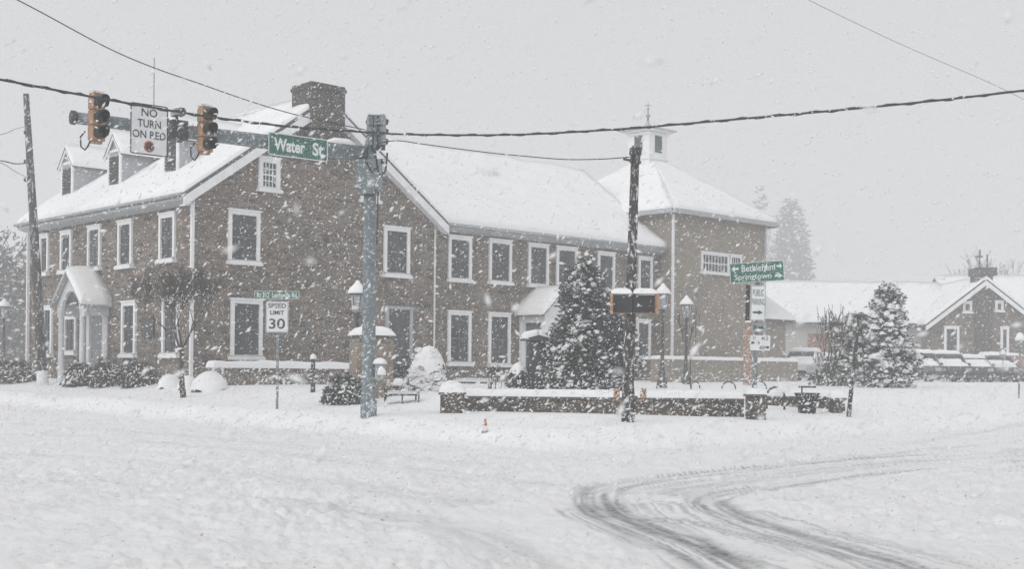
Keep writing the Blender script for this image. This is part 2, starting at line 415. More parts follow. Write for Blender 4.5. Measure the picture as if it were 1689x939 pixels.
def build_ground():
    az_ = np.concatenate([np.arange(-180, -27, 4.0), np.arange(-27, 27, 0.1), np.arange(27, 180, 4.0)])
    rr = [0.6, 1.5, 3, 5, 7]; r = 8.0
    while r < 60: rr.append(r); r *= 1.0075
    while r < 2500: rr.append(r); r *= 1.05
    rr = np.array(rr); A, Q = np.meshgrid(np.radians(az_), rr)
    X = (Q * np.sin(A)).ravel(); Y = (Q * np.cos(A)).ravel()
    Z = base_h(X, Y); s = sdist(X, Y)
    road = 1 - sstep(-0.6, 0.5, s)
    # tracks
    track = np.zeros_like(X); core = np.zeros_like(X)
    near = (np.abs(A.ravel()) < 0.6) & (Q.ravel() < 60)
    xs, ys = X[near], Y[near]; tv = np.zeros_like(xs); cv = np.zeros_like(xs)
    for pts, hw, st in TR:
        q = pxline(pts); best = np.full_like(xs, 1e9); al = np.zeros_like(xs); L0 = 0; sg = np.zeros_like(xs)
        for (ax, ay), (bx, by) in zip(q, q[1:]):
            dx, dy = bx - ax, by - ay; L = math.hypot(dx, dy)
            t = np.clip(((xs - ax) * dx + (ys - ay) * dy) / L ** 2, 0, 1)
            d = np.hypot(xs - ax - t * dx, ys - ay - t * dy); side = np.sign(dx * (ys - ay) - dy * (xs - ax))
            m = d < best; best = np.where(m, d, best); al = np.where(m, L0 + t * L, al); sg = np.where(m, side, sg); L0 += L
        ac = best * sg
        w = 1 - sstep(hw * 0.55, hw * 1.35, best + 0.5 * hw * fbm(al * 0.9, ac * 2, 3, 11))
        stre = vnoise(al * 0.5 + 9, ac * 9, 21) * 0.4 + vnoise(al * 1.5, ac * 24, 22) * 0.35 + vnoise(al * 0.3 + 40, ac * 1.5, 23) * 0.45
        far = 0.5 + 0.5 * (1 - sstep(13.0, 17.5, ys)); thin = sstep(0.62, 0.9, vnoise(al * 0.6 + 3, ac * 30, 25)) * 0.85
        tv = np.maximum(tv, w * st * np.maximum(far * sstep(0.46, 0.92, stre), thin)); cv = np.maximum(cv, w * st)
    # broad scraped area right of the corner, fine streaks
    track[near] = tv; core[near] = np.minimum(1, cv * 1.1)
    n1 = fbm(X * 0.35, Y * 0.35, 3, 1); n2 = fbm(X * 1.7, Y * 1.7, 3, 2); n3 = fbm(X * 6, Y * 6, 3, 3)
    fade = np.exp(-Q.ravel() / 60)
    n4 = fbm(X * 15, Y * 9, 2, 4)
    churn = road * (0.07 * n2 + (0.12 * n3 + 0.055 * n4) * (0.3 + 1.5 * vnoise(X * .5, Y * .5, 31)) + 0.03 * n1) * (1 - 0.8 * core)
    wm = np.ones_like(X)
    for (ax, ay, az1, bx, by, bz1, r_) in WALLS:
        dx, dy = bx - ax, by - ay; tc = np.clip(((X - ax) * dx + (Y - ay) * dy) / (dx * dx + dy * dy), 0, 1)
        wm *= 1 - 0.85 * np.exp(-(np.hypot(X - ax - tc * dx, Y - ay - tc * dy) / (r_ * 1.2)) ** 2)
    lawn = (1 - road) * (0.14 * n1 * wm + 0.025 * n2 + 0.006 * n3)
    bank = np.exp(-((s - 0.4) / 0.9) ** 2) * 0.16 * n3
    Z = Z + (churn + lawn + bank) * fade - 0.035 * core
    tail = road * fade
    na, nr = len(az_), len(rr)
    idx = np.arange(na * nr).reshape(nr, na)
    a = idx[:-1, :]; b = idx[1:, :]; an = np.roll(a, -1, 1); bn = np.roll(b, -1, 1)
    F = np.stack([a, an, bn, b], -1).reshape(-1, 4)[:, ::-1]
    V_ = np.stack([X, Y, Z], 1)
    me = bpy.data.meshes.new('ground')
    me.vertices.add(len(V_)); me.vertices.foreach_set('co', V_.ravel())
    me.loops.add(F.size); me.loops.foreach_set('vertex_index', F.ravel().astype(np.int32))
    me.polygons.add(len(F)); me.polygons.foreach_set('loop_start', np.arange(0, F.size, 4, dtype=np.int32))
    me.polygons.foreach_set('use_smooth', np.ones(len(F), bool))
    me.update(); me.validate()
    for nm, arr in (('track', track), ('road', road)):
        at = me.attributes.new(nm, 'FLOAT', 'POINT'); at.data.foreach_set('value', arr.astype(np.float32))
    m, nt, bs = newmat('ground_snow')
    v = objvec(nt); n = noise_tex(nt, 1.3, 5, v)
    r = ramp(nt, n.outputs[0], [(0.3, (0.82, 0.825, 0.835)), (0.7, (0.885, 0.888, 0.895))])
    at = N(nt, 'ShaderNodeAttribute', attribute_name='road')
    # churned, slightly sandy snow on the carriageway
    dn = noise_tex(nt, 1.1, 6, objvec(nt, (1, 1, 1)), 0.7); dr = ramp(nt, dn.outputs[0], [(0.45, (0, 0, 0)), (0.8, (0.8, 0.8, 0.8))])
    ml = N(nt, 'ShaderNodeMath', operation='MULTIPLY'); nt.links.new(dr.outputs[0], ml.inputs[0]); nt.links.new(at.outputs['Fac'], ml.inputs[1])
    m1 = N(nt, 'ShaderNodeMix', data_type='RGBA'); nt.links.new(ml.outputs[0], m1.inputs['Factor']); nt.links.new(r.outputs[0], m1.inputs[6]); m1.inputs[7].default_value = (0.79, 0.785, 0.77, 1)
    gn = noise_tex(nt, 9, 4, objvec(nt, (1, 0.6, 1)), 0.75); gr = ramp(nt, gn.outputs[0], [(0.635, (0, 0, 0)), (0.69, (1, 1, 1))]); gn.inputs['Scale'].default_value = 13
    mg = N(nt, 'ShaderNodeMath', operation='MULTIPLY'); nt.links.new(gr.outputs[0], mg.inputs[0]); nt.links.new(at.outputs['Fac'], mg.inputs[1])
    m2 = N(nt, 'ShaderNodeMix', data_type='RGBA'); nt.links.new(mg.outputs[0], m2.inputs['Factor']); nt.links.new(m1.outputs[2], m2.inputs[6]); m2.inputs[7].default_value = (0.40, 0.375, 0.34, 1)
    tt = N(nt, 'ShaderNodeAttribute', attribute_name='track')
    tn = noise_tex(nt, 14, 5, objvec(nt), 0.7); tr = ramp(nt, tn.outputs[0], [(0.3, (0.45, 0.45, 0.45)), (0.65, (1, 1, 1))])
    mt = N(nt, 'ShaderNodeMath', operation='MULTIPLY'); nt.links.new(tr.outputs[0], mt.inputs[0]); nt.links.new(tt.outputs['Fac'], mt.inputs[1])
    m3 = N(nt, 'ShaderNodeMix', data_type='RGBA'); nt.links.new(mt.outputs[0], m3.inputs['Factor']); nt.links.new(m2.outputs[2], m3.inputs[6]); m3.inputs[7].default_value = (0.13, 0.135, 0.145, 1)
    nt.links.new(m3.outputs[2], bs.inputs['Base Color']); bs.inputs['Roughness'].default_value = 0.85; bs.inputs['Specular IOR Level'].default_value = 0.2
    n2_ = noise_tex(nt, 8, 7, v, 0.7)
    ma = N(nt, 'ShaderNodeMath', operation='MULTIPLY_ADD'); nt.links.new(at.outputs['Fac'], ma.inputs[0]); ma.inputs[1].default_value = 0.75; ma.inputs[2].default_value = 0.15
    bn_ = N(nt, 'ShaderNodeBump'); bn_.inputs['Distance'].default_value = 0.06
    nt.links.new(ma.outputs[0], bn_.inputs['Strength']); nt.links.new(n2_.outputs[0], bn_.inputs['Height']); n2_.inputs['Scale'].default_value = 10; bn_.inputs['Distance'].default_value = 0.038; nt.links.new(bn_.outputs[0], bs.inputs['Normal'])
    me.materials.append(m)
    o = bpy.data.objects.new('ground', me); COL.objects.link(o); tag(o, 'snow covered street corner and lawn', None, None, 'structure')
build_ground()

# ================================================================== MAIN BUILDING
Z3 = Vector((0, 0, 1))
C0 = P(313, 600, 42.0); C0.z = 0
def B(t, w, z): return C0 + U * t + V * w + Vector((0, 0, z))       # t along the gable front, w back along the side, z up
BASE = 0.3
bld = thing('stone_building', 'large two storey fieldstone building with snowy gabled roofs, dormers, chimney and white cupola', 'building', (0, 0, 0))
GW, GL, EZ, PIT = 10.4, 13.0, 7.3, 0.711
AP = EZ + GW / 2 * PIT
# walls: gable block, wing, corner block, low annex
wb = MB()
wb.prism([B(0, 0, BASE), B(GW, 0, BASE), B(GW, 0, EZ), B(GW / 2, 0, AP), B(0, 0, EZ)], V * GL)
wb.build('gable_wall', M['stone'], bld)
WS = 0.25; EB = 8.75; PF = -0.35
T1 = wallhit(1107, 400, B(0, PF, 0), U)[0]; T2 = wallhit(1262, 400, B(0, PF, 0), U)[0]
MB().prism([B(GW, WS, BASE), B(T1, WS, BASE), B(T1, WS, EZ), B(GW, WS, EZ)], V * 9.8).build('wing_wall', M['stone'], bld)
MB().prism([B(T1, PF, BASE), B(T2, PF, BASE), B(T2, PF, EB), B(T1, PF, EB)], V * 9.4).build('corner_block_wall', M['stone_pale'], bld)
MB().prism([B(T2, 0.4, BASE), B(T2 + 2.9, 0.4, BASE), B(T2 + 2.9, 0.4, 4.1), B(T2, 0.4, 4.1)], V * 6).build('annex_wall', M['stone_pale'], bld)
# main roof: two slopes over the gable block
def roof_pair(tc, half, w0, w1, ez, pit, ov, name):
    az_ = ez + half * pit
    rs = MB(); sn = MB()
    for sgn in (-1, 1):
        e0 = B(tc + sgn * (half + ov), w0, ez - ov * pit + 0.14); e1 = B(tc + sgn * (half + ov), w1, ez - ov * pit + 0.14)
        r0 = B(tc, w0, az_ + 0.14); r1 = B(tc, w1, az_ + 0.14)
        slab(rs, e0, e1, r1, r0, 0.13)
        up = Vector((0, 0, 0.001))
        snow_sheet(sn, e0 + up, e1 + up, r1 + up, r0 + up, 0.20, 0.14, 0.5, 0.05, sgn * 3, (1, 1, 1, 0))
    ro = rs.build(name, M['shingle'], bld); sn.build('snow_cover', M['snow'], ro, True); return ro
RK = -0.3
roof_pair(GW / 2, GW / 2, RK, GL + 0.3, EZ, PIT, 0.45, 'main_roof')
# rake boards on the gable front and cornice boxes under the eaves
rk = MB()
for sgn in (-1, 1):
    e = B(GW / 2 + sgn * (GW / 2 + 0.45), RK, EZ - 0.45 * PIT); a = B(GW / 2, RK, AP)
    nrm = -V * 0.05
    rk.prism([e + nrm, a + nrm, a + nrm - Z3 * 0.36, e + nrm - Z3 * 0.32], -nrm * 1.2)
    rk.prism([e + V * 0.02 - Z3 * 0.30, a + V * 0.02 - Z3 * 0.34, a + V * 0.29 - Z3 * 0.34, e + V * 0.29 - Z3 * 0.30], Z3 * 0.02)
rk.build('rake_board', M['trim'], bld)
co = MB()
co.prism([B(-0.02, RK + 0.02, EZ - 0.52), B(-0.44, RK + 0.02, EZ - 0.40), B(-0.44, RK + 0.02, EZ - 0.20), B(-0.02, RK + 0.02, EZ - 0.12)], V * (GL + 0.5))
co.build('cornice', M['cornice'], bld)
gt = MB(); gt.tube([B(-0.52, RK, EZ - 0.24), B(-0.52, GL + .3, EZ - 0.24)], 0.06, 8); gt.build('gutter', M['trim_grey'], bld, True)
# wing roof
rs = MB(); sn = MB()
ov = 0.40; rz = EZ + 5.2 * PIT - 0.04
for sgn, w_e in ((1, WS - ov), (-1, 10.15 + ov)):
    e0 = B(GW / 2, w_e, EZ - ov * PIT + 0.12); e1 = B(T1 + .02, w_e, EZ - ov * PIT + 0.12)
    if sgn > 0: e0 = B(GW + 0.0, w_e, EZ - ov * PIT + 0.12)
    r0 = B(GW / 2, 5.2, rz + 0.12); r1 = B(T1 + .02, 5.2, rz + 0.12)
    if sgn > 0:
        slab(rs, e0, e1, r1, r0, 0.13)
        snow_sheet(sn, e0, e1, r1, r0, 0.21, 0.14, 0.5, 0.05, 7, (0, 0, 1, 0))
    else:
        slab(rs, e1, e0, r0, r1, 0.13)
        snow_sheet(sn, e1, e0, r0, r1, 0.2, 0.14, 0.8, 0.04, 9, (0, 0, 1, 0))
ro = rs.build('wing_roof', M['shingle'], bld); sn.build('snow_cover', M['snow'], ro, True)
co = MB(); co.prism([B(GW + 0.02, WS - .005, EZ - 0.48), B(GW + 0.02, WS - 0.38, EZ - 0.36), B(GW + 0.02, WS - 0.38, EZ - 0.20), B(GW + 0.02, WS - .005, EZ - 0.10)], U * (T1 - GW - 0.04))
co.build('cornice', M['cornice'], bld)
gt = MB(); gt.tube([B(GW + .1, WS - 0.45, EZ - 0.24), B(T1 - .1, WS - 0.45, EZ - 0.24)], 0.06, 8); gt.build('gutter', M['trim_grey'], bld, True)
# corner block hip roof
rs = MB(); sn = MB(); o2 = 0.5; t0, t1_, w0, w1 = T1 - o2, T2 + o2, PF - o2, PF + 9.4 + o2
tm = (T1 + T2) / 2; pk = EB + 3.3; ra, rb = 3.95, 4.55
cs = [B(t0, w0, EB + .12), B(t1_, w0, EB + .12), B(t1_, w1, EB + .12), B(t0, w1, EB + .12)]; ka, kb = B(tm, ra, pk), B(tm, rb, pk)
rs.prism([c - Z3 * 0.12 for c in cs], Z3 * 0.12)
eps = Z3 * .001; e2 = U * 0.01
snow_sheet(sn, cs[0], cs[1], ka + e2, ka - e2, 0.2, 0.15, 0.5, 0.04, 1, (0, 0, 1, 0))
snow_sheet(sn, cs[1], cs[2], kb, ka, 0.2, 0.15, 0.5, 0.04, 2, (0, 0, 1, 0))
snow_sheet(sn, cs[2], cs[3], kb - e2, kb + e2, 0.2, 0.15, 0.5, 0.04, 3, (0, 0, 1, 0))
snow_sheet(sn, cs[3], cs[0], ka, kb, 0.2, 0.15, 0.5, 0.04, 4, (0, 0, 1, 0))
ro = rs.build('hip_roof', M['trim_grey'], bld); sn.build('snow_cover', M['snow'], ro, True)
fb = MB()
for a, b in ((cs[0], cs[1]), (cs[1], cs[2]), (cs[3], cs[0])):
    d = (b - a).normalized(); nn = Vector((d.y, -d.x, 0))
    fb.prism([a + nn * .02 - Z3 * .22, b + nn * .02 - Z3 * .22, b + nn * .02 - Z3 * .01, a + nn * .02 - Z3 * .01], nn * .05)
fb.build('fascia', M['trim_grey'], bld)
# annex roof
rs = MB(); sn = MB(); a = [B(T2, 0.05, 4.15), B(T2 + 3.3, 0.05, 4.15), B(T2 + 3.3, 3.6, 6.4), B(T2, 3.6, 6.4)]
slab(rs, *a, 0.14); snow_sheet(sn, *a, 0.22, 0.14, 0.5, 0.04, 5, (0, 1, 1, 0))
b2 = [B(T2 + 3.3, 7.1, 4.15), B(T2, 7.1, 4.15), B(T2, 3.6, 6.4), B(T2 + 3.3, 3.6, 6.4)]
slab(rs, *b2, 0.14); snow_sheet(sn, *b2, 0.22, 0.14, 0.5, 0.04, 6, (1, 0, 1, 0))
rs.prism([B(T2 + 2.88, 0.45, 4.0), B(T2 + 2.88, 6.4, 4.0), B(T2 + 2.88, 3.6, 6.2)], -U * .2)
ro = rs.build('annex_roof', M['shingle'], bld); sn.build('snow_cover', M['snow'], ro, True)
# chimney
tL, _ = wallhit(503, 170, B(0, -0.02, 0), U); tR, _ = wallhit(558, 170, B(0, -0.02, 0), U)
ch = MB(); chz = 11.52
ch.prism([B(tL, -0.44, AP - 1.35), B(tR, -0.44, AP - 1.35), B(tR, -0.44, chz), B(tL, -0.44, chz)], V * 1.25)
ch.prism([B(tL - .04, -0.48, chz - 0.22), B(tR + .04, -0.48, chz - 0.22), B(tR + .04, -0.48, chz - 0.1), B(tL - .04, -0.48, chz - 0.1)], V * 1.33)
cho = ch.build('chimney', M['stone_dark'], bld)
# a stepped stone shoulder bringing the chimney into the gable wall
MB().add([B(tL + .12, -0.01, AP - 2.1), B(tR - .12, -0.01, AP - 2.1), B(tR - .02, -0.42, AP - 1.352), B(tL + .02, -0.42, AP - 1.352), B(tL + .12, .2, AP - 2.1), B(tR - .12, .2, AP - 2.1), B(tR - .02, .2, AP - 1.352), B(tL + .02, .2, AP - 1.352)], [(0, 1, 2, 3), (1, 5, 6, 2), (5, 4, 7, 6), (4, 0, 3, 7), (3, 2, 6, 7), (0, 4, 5, 1)]).build('corbel', M['stone_dark'], cho)

# ---- windows
def window(O, d, n, a0, a1, z0, z1, mat='trim', fw=0.13, bars=(1, 1), snow=True, name='window', parent=bld):
    """frame with sash bars proud of the wall plane (O + d*t); n = outward normal"""
    def q(t, z, o): return O + d * t + n * o + Vector((0, 0, z))
    def bar(mb, ta, tb, za, zb, oa, ob):
        c = (q(ta, za, oa) + q(tb, zb, ob)) / 2
        mb.obox(c, d, n, Z3, abs(tb - ta) / 2, abs(ob - oa) / 2, abs(zb - za) / 2)
    f = MB()
    bar(f, a0, a0 + fw, z0, z1, -0.02, 0.08); bar(f, a1 - fw, a1, z0, z1, -0.02, 0.08)
    bar(f, a0 + fw, a1 - fw, z1 - fw, z1, -0.02, 0.075)
    bar(f, a0 - 0.04, a1 + 0.04, z1 + 0.002, z1 + 0.06, -0.02, 0.11)
    bar(f, a0 + fw, a1 - fw, z0, z0 + fw * 0.6, -0.02, 0.075)
    wo_ = f.build(name, M[mat], parent)
    s = MB(); bar(s, a0 - 0.07, a1 + 0.07, z0 - 0.10, z0 - 0.002, -0.02, 0.17); s.build('sill', M[mat], wo_)
    g = MB(); bar(g, a0 + fw * .9, a1 - fw * .9, z0 + fw * .5, z1 - fw * .9, -0.02, 0.012); g.build('pane', M['glass'], wo_)
    m = MB(); nx, nz = bars; k = 0.03
    for i in range(1, nx + 1):
        t = a0 + fw + (a1 - a0 - 2 * fw) * i / (nx + 1); bar(m, t - k / 2, t + k / 2, z0 + fw * .6, z1 - fw, 0.013, 0.035)
    for i in range(1, nz + 1):
        z = z0 + fw * .6 + (z1 - z0 - fw * 1.6) * i / (nz + 1); kk = k * (1.7 if nz % 2 and i == (nz + 1) // 2 else 1)
        bar(m, a0 + fw, a1 - fw, z - kk / 2, z + kk / 2, 0.013, 0.042)
    m.build('muntins', M['muntin' if mat == 'trim' and nx < 3 else mat], wo_)
    if snow:
        w = MB(); e = random.uniform(0.05, 0.11)
        c0 = q(a0 - .05, z0, 0.0); c1 = q(a1 + .05, z0, 0.0)
        snow_sheet(w, q(a0 - .06, z0 - .001, 0.17), q(a1 + .06, z0 - .001, 0.17), c1, c0, e, 0.07, 0.3, 0.02, random.random() * 9, (1, 1, 1, 0))
        w.build('sill_snow', M['snow'], wo_, True)
    return wo_
def win_px(O, d, n, x0, x1, yt, yb, **kw):
    """opening given by its left/right edges and the heights read at its left edge"""
    ta, zt = wallhit(x0, yt, O, d); tb, _ = wallhit(x1, yt, O, d); _, zb = wallhit(x0, yb, O, d)
    return window(O, d, n, min(ta, tb), max(ta, tb), zb, zt, **kw)
FO = B(0, 0, 0); FN = -V          # gable front
win_px(FO, U, FN, 376, 428, 346, 431)
win_px(FO, U, FN, 632.7, 675, 374, 453)
win_px(FO, U, FN, 380, 432, 494, 589)
win_px(FO, U, FN, 426, 461, 259, 311, bars=(3, 3), fw=0.16)
win_px(FO, U, FN, 594, 625, 279, 329, bars=(3, 3), fw=0.16)
# side door of the gable front
ta, zt = wallhit(635, 510, FO, U); tb, _ = wallhit(679, 510, FO, U); dz = 1.05
dr = MB()
for (a0, a1, z0, z1) in ((ta, ta + .13, dz, zt), (tb - .13, tb, dz, zt), (ta - .04, tb + .04, zt + .002, zt + .12)):
    dr.obox(B((a0 + a1) / 2, -0.04, (z0 + z1) / 2), U, V, Z3, (a1 - a0) / 2, 0.06, (z1 - z0) / 2)
do = dr.build('door', M['trim_grey'], bld)
dp = MB(); dp.obox(B((ta + tb) / 2, -0.01, (dz + zt) / 2), U, V, Z3, (tb - ta) / 2 - .13, 0.03, (zt - dz) / 2); dp.build('door_leaf', M['louvre'], do)
dg = MB(); dg.obox(B((ta + tb) / 2, -0.045, zt - .6), U, V, Z3, (tb - ta) / 2 - .28, 0.004, .42); dg.build('pane', M['glass'], do)
WO = B(0, WS, 0)
for x0, x1, yt, yb in ((739, 777, 389, 461), (806, 843, 395, 465), (870.7, 904, 402, 470), (917, 951, 407, 473), (985, 1013, 416, 478), (1052, 1075, 424, 484)):
    win_px(WO, U, FN, x0, x1, yt, yb)
for x0, x1, yt, yb in ((738, 776, 514, 600), (805, 841, 517, 602), (1049, 1072, 528, 590)):
    win_px(WO, U, FN, x0, x1, yt, yb)
BO = B(0, PF, 0)
win_px(BO, U, FN, 1156, 1201, 416, 448, bars=(7, 1), fw=0.1)
win_px(BO, U, FN, 1203, 1222, 421, 450, bars=(3, 1), fw=0.1)
# left facade
LO = B(0, 0, 0); LN = -U
for x0, x1, yt, yb in ((291, 265, 351, 428), (220, 197, 363, 438), (168, 147, 372, 442), (120, 102, 381, 447), (82, 68, 387, 451)):
    win_px(LO, V, LN, x0, x1, yt, yb)
for x0, x1, yt, yb in ((297, 270, 489, 586), (226, 203, 498, 586), (88, 73, 506, 586)):
    win_px(LO, V, LN, x0, x1, yt, yb)
# wall lantern and small plaque beside the side windows
tq, zq = wallhit(246, 540, LO, V); mb = MB(); mb.obox(LO + V * tq + LN * .05 + Z3 * zq, V, U, Z3, .42, .03, .36); mb.build('notice_case', M['louvre'], bld)
# downspouts
for (t, w, n_, z1_) in ((-0.02, -0.12, None, EZ - .5), (GW + .12, WS - 0.1, None, EZ - .35), (T1 + 0.02, PF - 0.1, None, EB - .1), (-0.12, GL - .1, None, EZ - .4)):
    d_ = MB(); q0 = B(t, w, 0.6); d_.obox(B(t, w, (0.6 + z1_) / 2), U, V, Z3, 0.055, 0.045, (z1_ - 0.6) / 2)
    for zz in (1.6, 3.6, 5.6): d_.obox(B(t, w, zz), U, V, Z3, 0.085, 0.06, 0.03)
    d_.build('downspout', M['trim'], bld)
# corner board right end
MB().obox(B(T2 - .06, PF - .03, (EB + .5) / 2), U, V, Z3, .07, .04, (EB - .5) / 2 - .12).build('corner_board', M['trim_grey'], bld)
# ---- dormers on the left slope
def dormer(pxc, a=1.0):
    O = B(a, 0, 0); w, _ = wallhit(pxc, 290, O, V)
    hw = 0.55; zb = EZ + a * PIT + 0.1; ze = zb + 1.45; zp = ze + 0.62
    back = lambda z: (z - EZ) / PIT
    c = MB()
    c.prism([B(a, w - hw, zb - .3), B(a, w + hw, zb - .3), B(a, w + hw, ze), B(a, w, zp), B(a, w - hw, ze)], U * 2.9)
    do = c.build('dormer', M['trim_grey'], bld)
    l = MB(); 
    for i in range(9):
        z = zb + 0.15 + i * 0.125; l.obox(B(a - 0.03, w, z + .05), V, (U - Z3 * .7).normalized(), (Z3 + U * .7).normalized(), hw - .16, .05, .012)
    l.obox(B(a - 0.006, w, zb + .68), V, U, Z3, hw - .14, .004, .60)
    l.build('louvre', M['louvre'], do)
    t_ = MB()
    for sg in (-1, 1):
        t_.obox(B(a - .03, w + sg * (hw - .07), (zb + ze) / 2), V, U, Z3, .07, .03, (ze - zb) / 2)
        e = B(a - .12, w + sg * (hw + .16), ze - .18); p = B(a - .12, w, zp + .02)
        t_.prism([e, p, p - Z3 * .16, e - Z3 * .14], U * .05)
    t_.obox(B(a - .02, w, ze + .03), V, U, Z3, hw + .02, .025, .05)
    t_.build('dormer_trim', M['trim'], do)
    r_ = MB(); s_ = MB()
    for sg in (-1, 1):
        zz = 3.1; e0 = B(a - .14, w + sg * (hw + .18), ze - .16); e1 = B(a + zz, w + sg * (hw + .18), ze - .16); p0 = B(a - .14, w, zp + .04); p1 = B(a + zz, w, zp + .04)
        slab(r_, e0, e1, p1, p0, .05); snow_sheet(s_, e0, e1, p1, p0, .17, .12, .4, .03, pxc, (1, 0, 1, 0))
    r_.build('dormer_roof', M['shingle'], do); s_.build('snow_cover', M['snow'], do, True)
for pc in (112, 190, 283): dormer(pc)
# ---- cupola
cc = B(tm, (ra + rb) / 2, 0)
def cb(mb, hx, z0, z1): mb.obox(cc + Z3 * (z0 + z1) / 2, U, V, Z3, hx, hx, (z1 - z0) / 2)
cz = pk - 0.45
cu = MB(); cb(cu, .70, cz, cz + 1.85); cb(cu, .77, cz + .42, cz + .52); cb(cu, .77, cz + 1.66, cz + 1.74); cb(cu, .88, cz + 1.80, cz + 1.9)
cuo = cu.build('cupola', M['trim'], bld)
for ax, ay in ((U, V), (V, U)):
    for sg in (-1, 1):
        lv = MB(); lv.obox(cc + ay * sg * .706 + Z3 * (cz + 1.2), ax, ay, Z3, .26, .01, .42)
        for i in range(7): lv.obox(cc + ay * sg * .722 + Z3 * (cz + .85 + i * .115), ax, ay, Z3, .25, .02, .02)
        lv.build('louvre', M['green_louvre'], cuo)
cr = MB(); prof = [(1.35, cz + 1.9), (1.32, cz + 1.97), (.75, cz + 2.03), (.32, cz + 2.12), (.11, cz + 2.3), (.05, cz + 2.5)]
vs = []; 
for r_, z in prof:
    for k in range(4):
        q = cc + U * (r_ * .78 * (1 if k in (0, 3) else -1)) + V * (r_ * .78 * (1 if k < 2 else -1)); vs.append((q.x, q.y, z))
cr.add(vs, [(i * 4 + k, i * 4 + (k + 1) % 4, i * 4 + 4 + (k + 1) % 4, i * 4 + 4 + k) for i in range(len(prof) - 1) for k in range(4)] + [(3, 2, 1, 0)])
cr.build('cupola_roof', M['cornice'], cuo)
fi = MB(); fi.lathe([(.05, 2.95), (.05, 3.2), (.11, 3.28), (.12, 3.36), (.05, 3.45), (.03, 3.7), (.07, 3.76), (.07, 3.82), (.02, 3.9), (.015, 4.3)], 8, (cc.x, cc.y, cz))
fi.obox(cc + Z3 * (cz + 4.05), U, V, Z3, .22, .012, .012); fi.obox(cc + Z3 * (cz + 4.05), V, U, Z3, .22, .012, .012)
fi.v = [(x, y, cz + 2.45 + (z - cz - 2.95) * .72) for x, y, z in fi.v]; fi.build('finial', M['galv_light'], cuo, True)
# ---- left portico
LP = B(-.95, 0, 0)
wA, _ = wallhit(101, 560, LP, V); wB, _ = wallhit(136, 560, LP, V); wA, wB = max(wA, wB), min(wA, wB)
zc = 3.55; zpk = 4.75; wm = (wA + wB) / 2
po = MB()
for w in (wA, wB):
    po.lathe([(.16, .5), (.16, .95), (.12, 1.0), (.11, 2.0), (.10, zc - .15), (.14, zc - .1), (.14, zc)], 12, tuple(LP + V * w))
    po.obox(B(-.08, w, (zc + .5) / 2), U, V, Z3, .07, .13, (zc - .5) / 2)
pf = MB()
n = 10; arch = [(wB + .1 + (wA - wB - .2) * (0.5 - 0.5 * math.cos(math.pi * i / n)), zc - .35 + .95 * math.sin(math.pi * i / n)) for i in range(n + 1)]
outer = [(wA + .25, zc - .35), (wA + .25, zc + .1), (wm, zpk), (wB - .25, zc + .1), (wB - .25, zc - .35)]
vs = []; fs = []
# pediment with an arched opening: strips between arch and gable outline
def outl(w): 
    f = (w - wB + .25) / (wA - wB + .5); return zc + .1 + (zpk - zc - .1) * (1 - abs(2 * f - 1))
for off in (0, .12):
    for w, z in arch: vs += [B(-1.01 + off, w, z), B(-1.01 + off, w, outl(w))]
m = len(arch) * 2
for i in range(n):
    a = 2 * i; fs += [(a, a + 2, a + 3, a + 1), (m + a, m + a + 1, m + a + 3, m + a + 2), (a, m + a, m + a + 2, a + 2)]
pf.add(vs, fs)
pf.prism([B(-1.01, wA + .25, zc - .35), B(-1.01, wA - .1, zc - .35), B(-1.01, wA - .1, outl(wA - .1)), B(-1.01, wA + .25, zc + .1)], U * .12)
pf.prism([B(-1.01, wB - .25, zc - .35), B(-1.01, wB + .1, zc - .35), B(-1.01, wB + .1, outl(wB + .1)), B(-1.01, wB - .25, zc + .1)], U * .12)
pf.prism([B(-.88, wB - .18, zc - .3), B(-.02, wB - .18, zc - .3), B(-.02, wB - .18, zc + .15), B(-.88, wB - .18, zc + .15)], V * .12)
pf.prism([B(-.88, wA + .06, zc - .3), B(-.02, wA + .06, zc - .3), B(-.02, wA + .06, zc + .15), B(-.88, wA + .06, zc + .15)], V * .12)
pto = po.build('portico', M['porch_paint'], bld, True); pf.build('pediment', M['porch_paint'], pto)
r_ = MB(); s_ = MB()
for sg, we in ((1, wA), (-1, wB)):
    e0 = B(-1.22, we + sg * .4, zc + .08); e1 = B(-.01, we + sg * .4, zc + .08); p0 = B(-1.22, wm, zpk + .12); p1 = B(-.01, wm, zpk + .12)
    slab(r_, e0, e1, p1, p0, .07); snow_sheet(s_, e0, e1, p1, p0, .24, .18, .35, .04, 3, (1, 0, 1, 0))
r_.build('portico_roof', M['trim_grey'], pto); s_.build('snow_cover', M['snow'], pto, True)
win_px(LO, V, LN, 128, 108, 521, 582)
# second glazed entrance right of the portico
w0_, _ = wallhit(177, 560, LO, V); w1_, _ = wallhit(151, 560, LO, V); mb = MB()
for w in (w0_, w1_): mb.obox(B(-.08, w, 2.15), U, V, Z3, .08, .11, 1.3)
mb.obox(B(-.06, (w0_ + w1_) / 2, 3.55), U, V, Z3, .09, abs(w1_ - w0_) / 2 + .15, .11)
so = mb.build('side_entrance', M['porch_paint'], bld)
MB().obox(B(-.03, (w0_ + w1_) / 2, 2.2), U, V, Z3, .03, abs(w1_ - w0_) / 2 - .12, 1.22).build('door_leaf', M['door'], so)
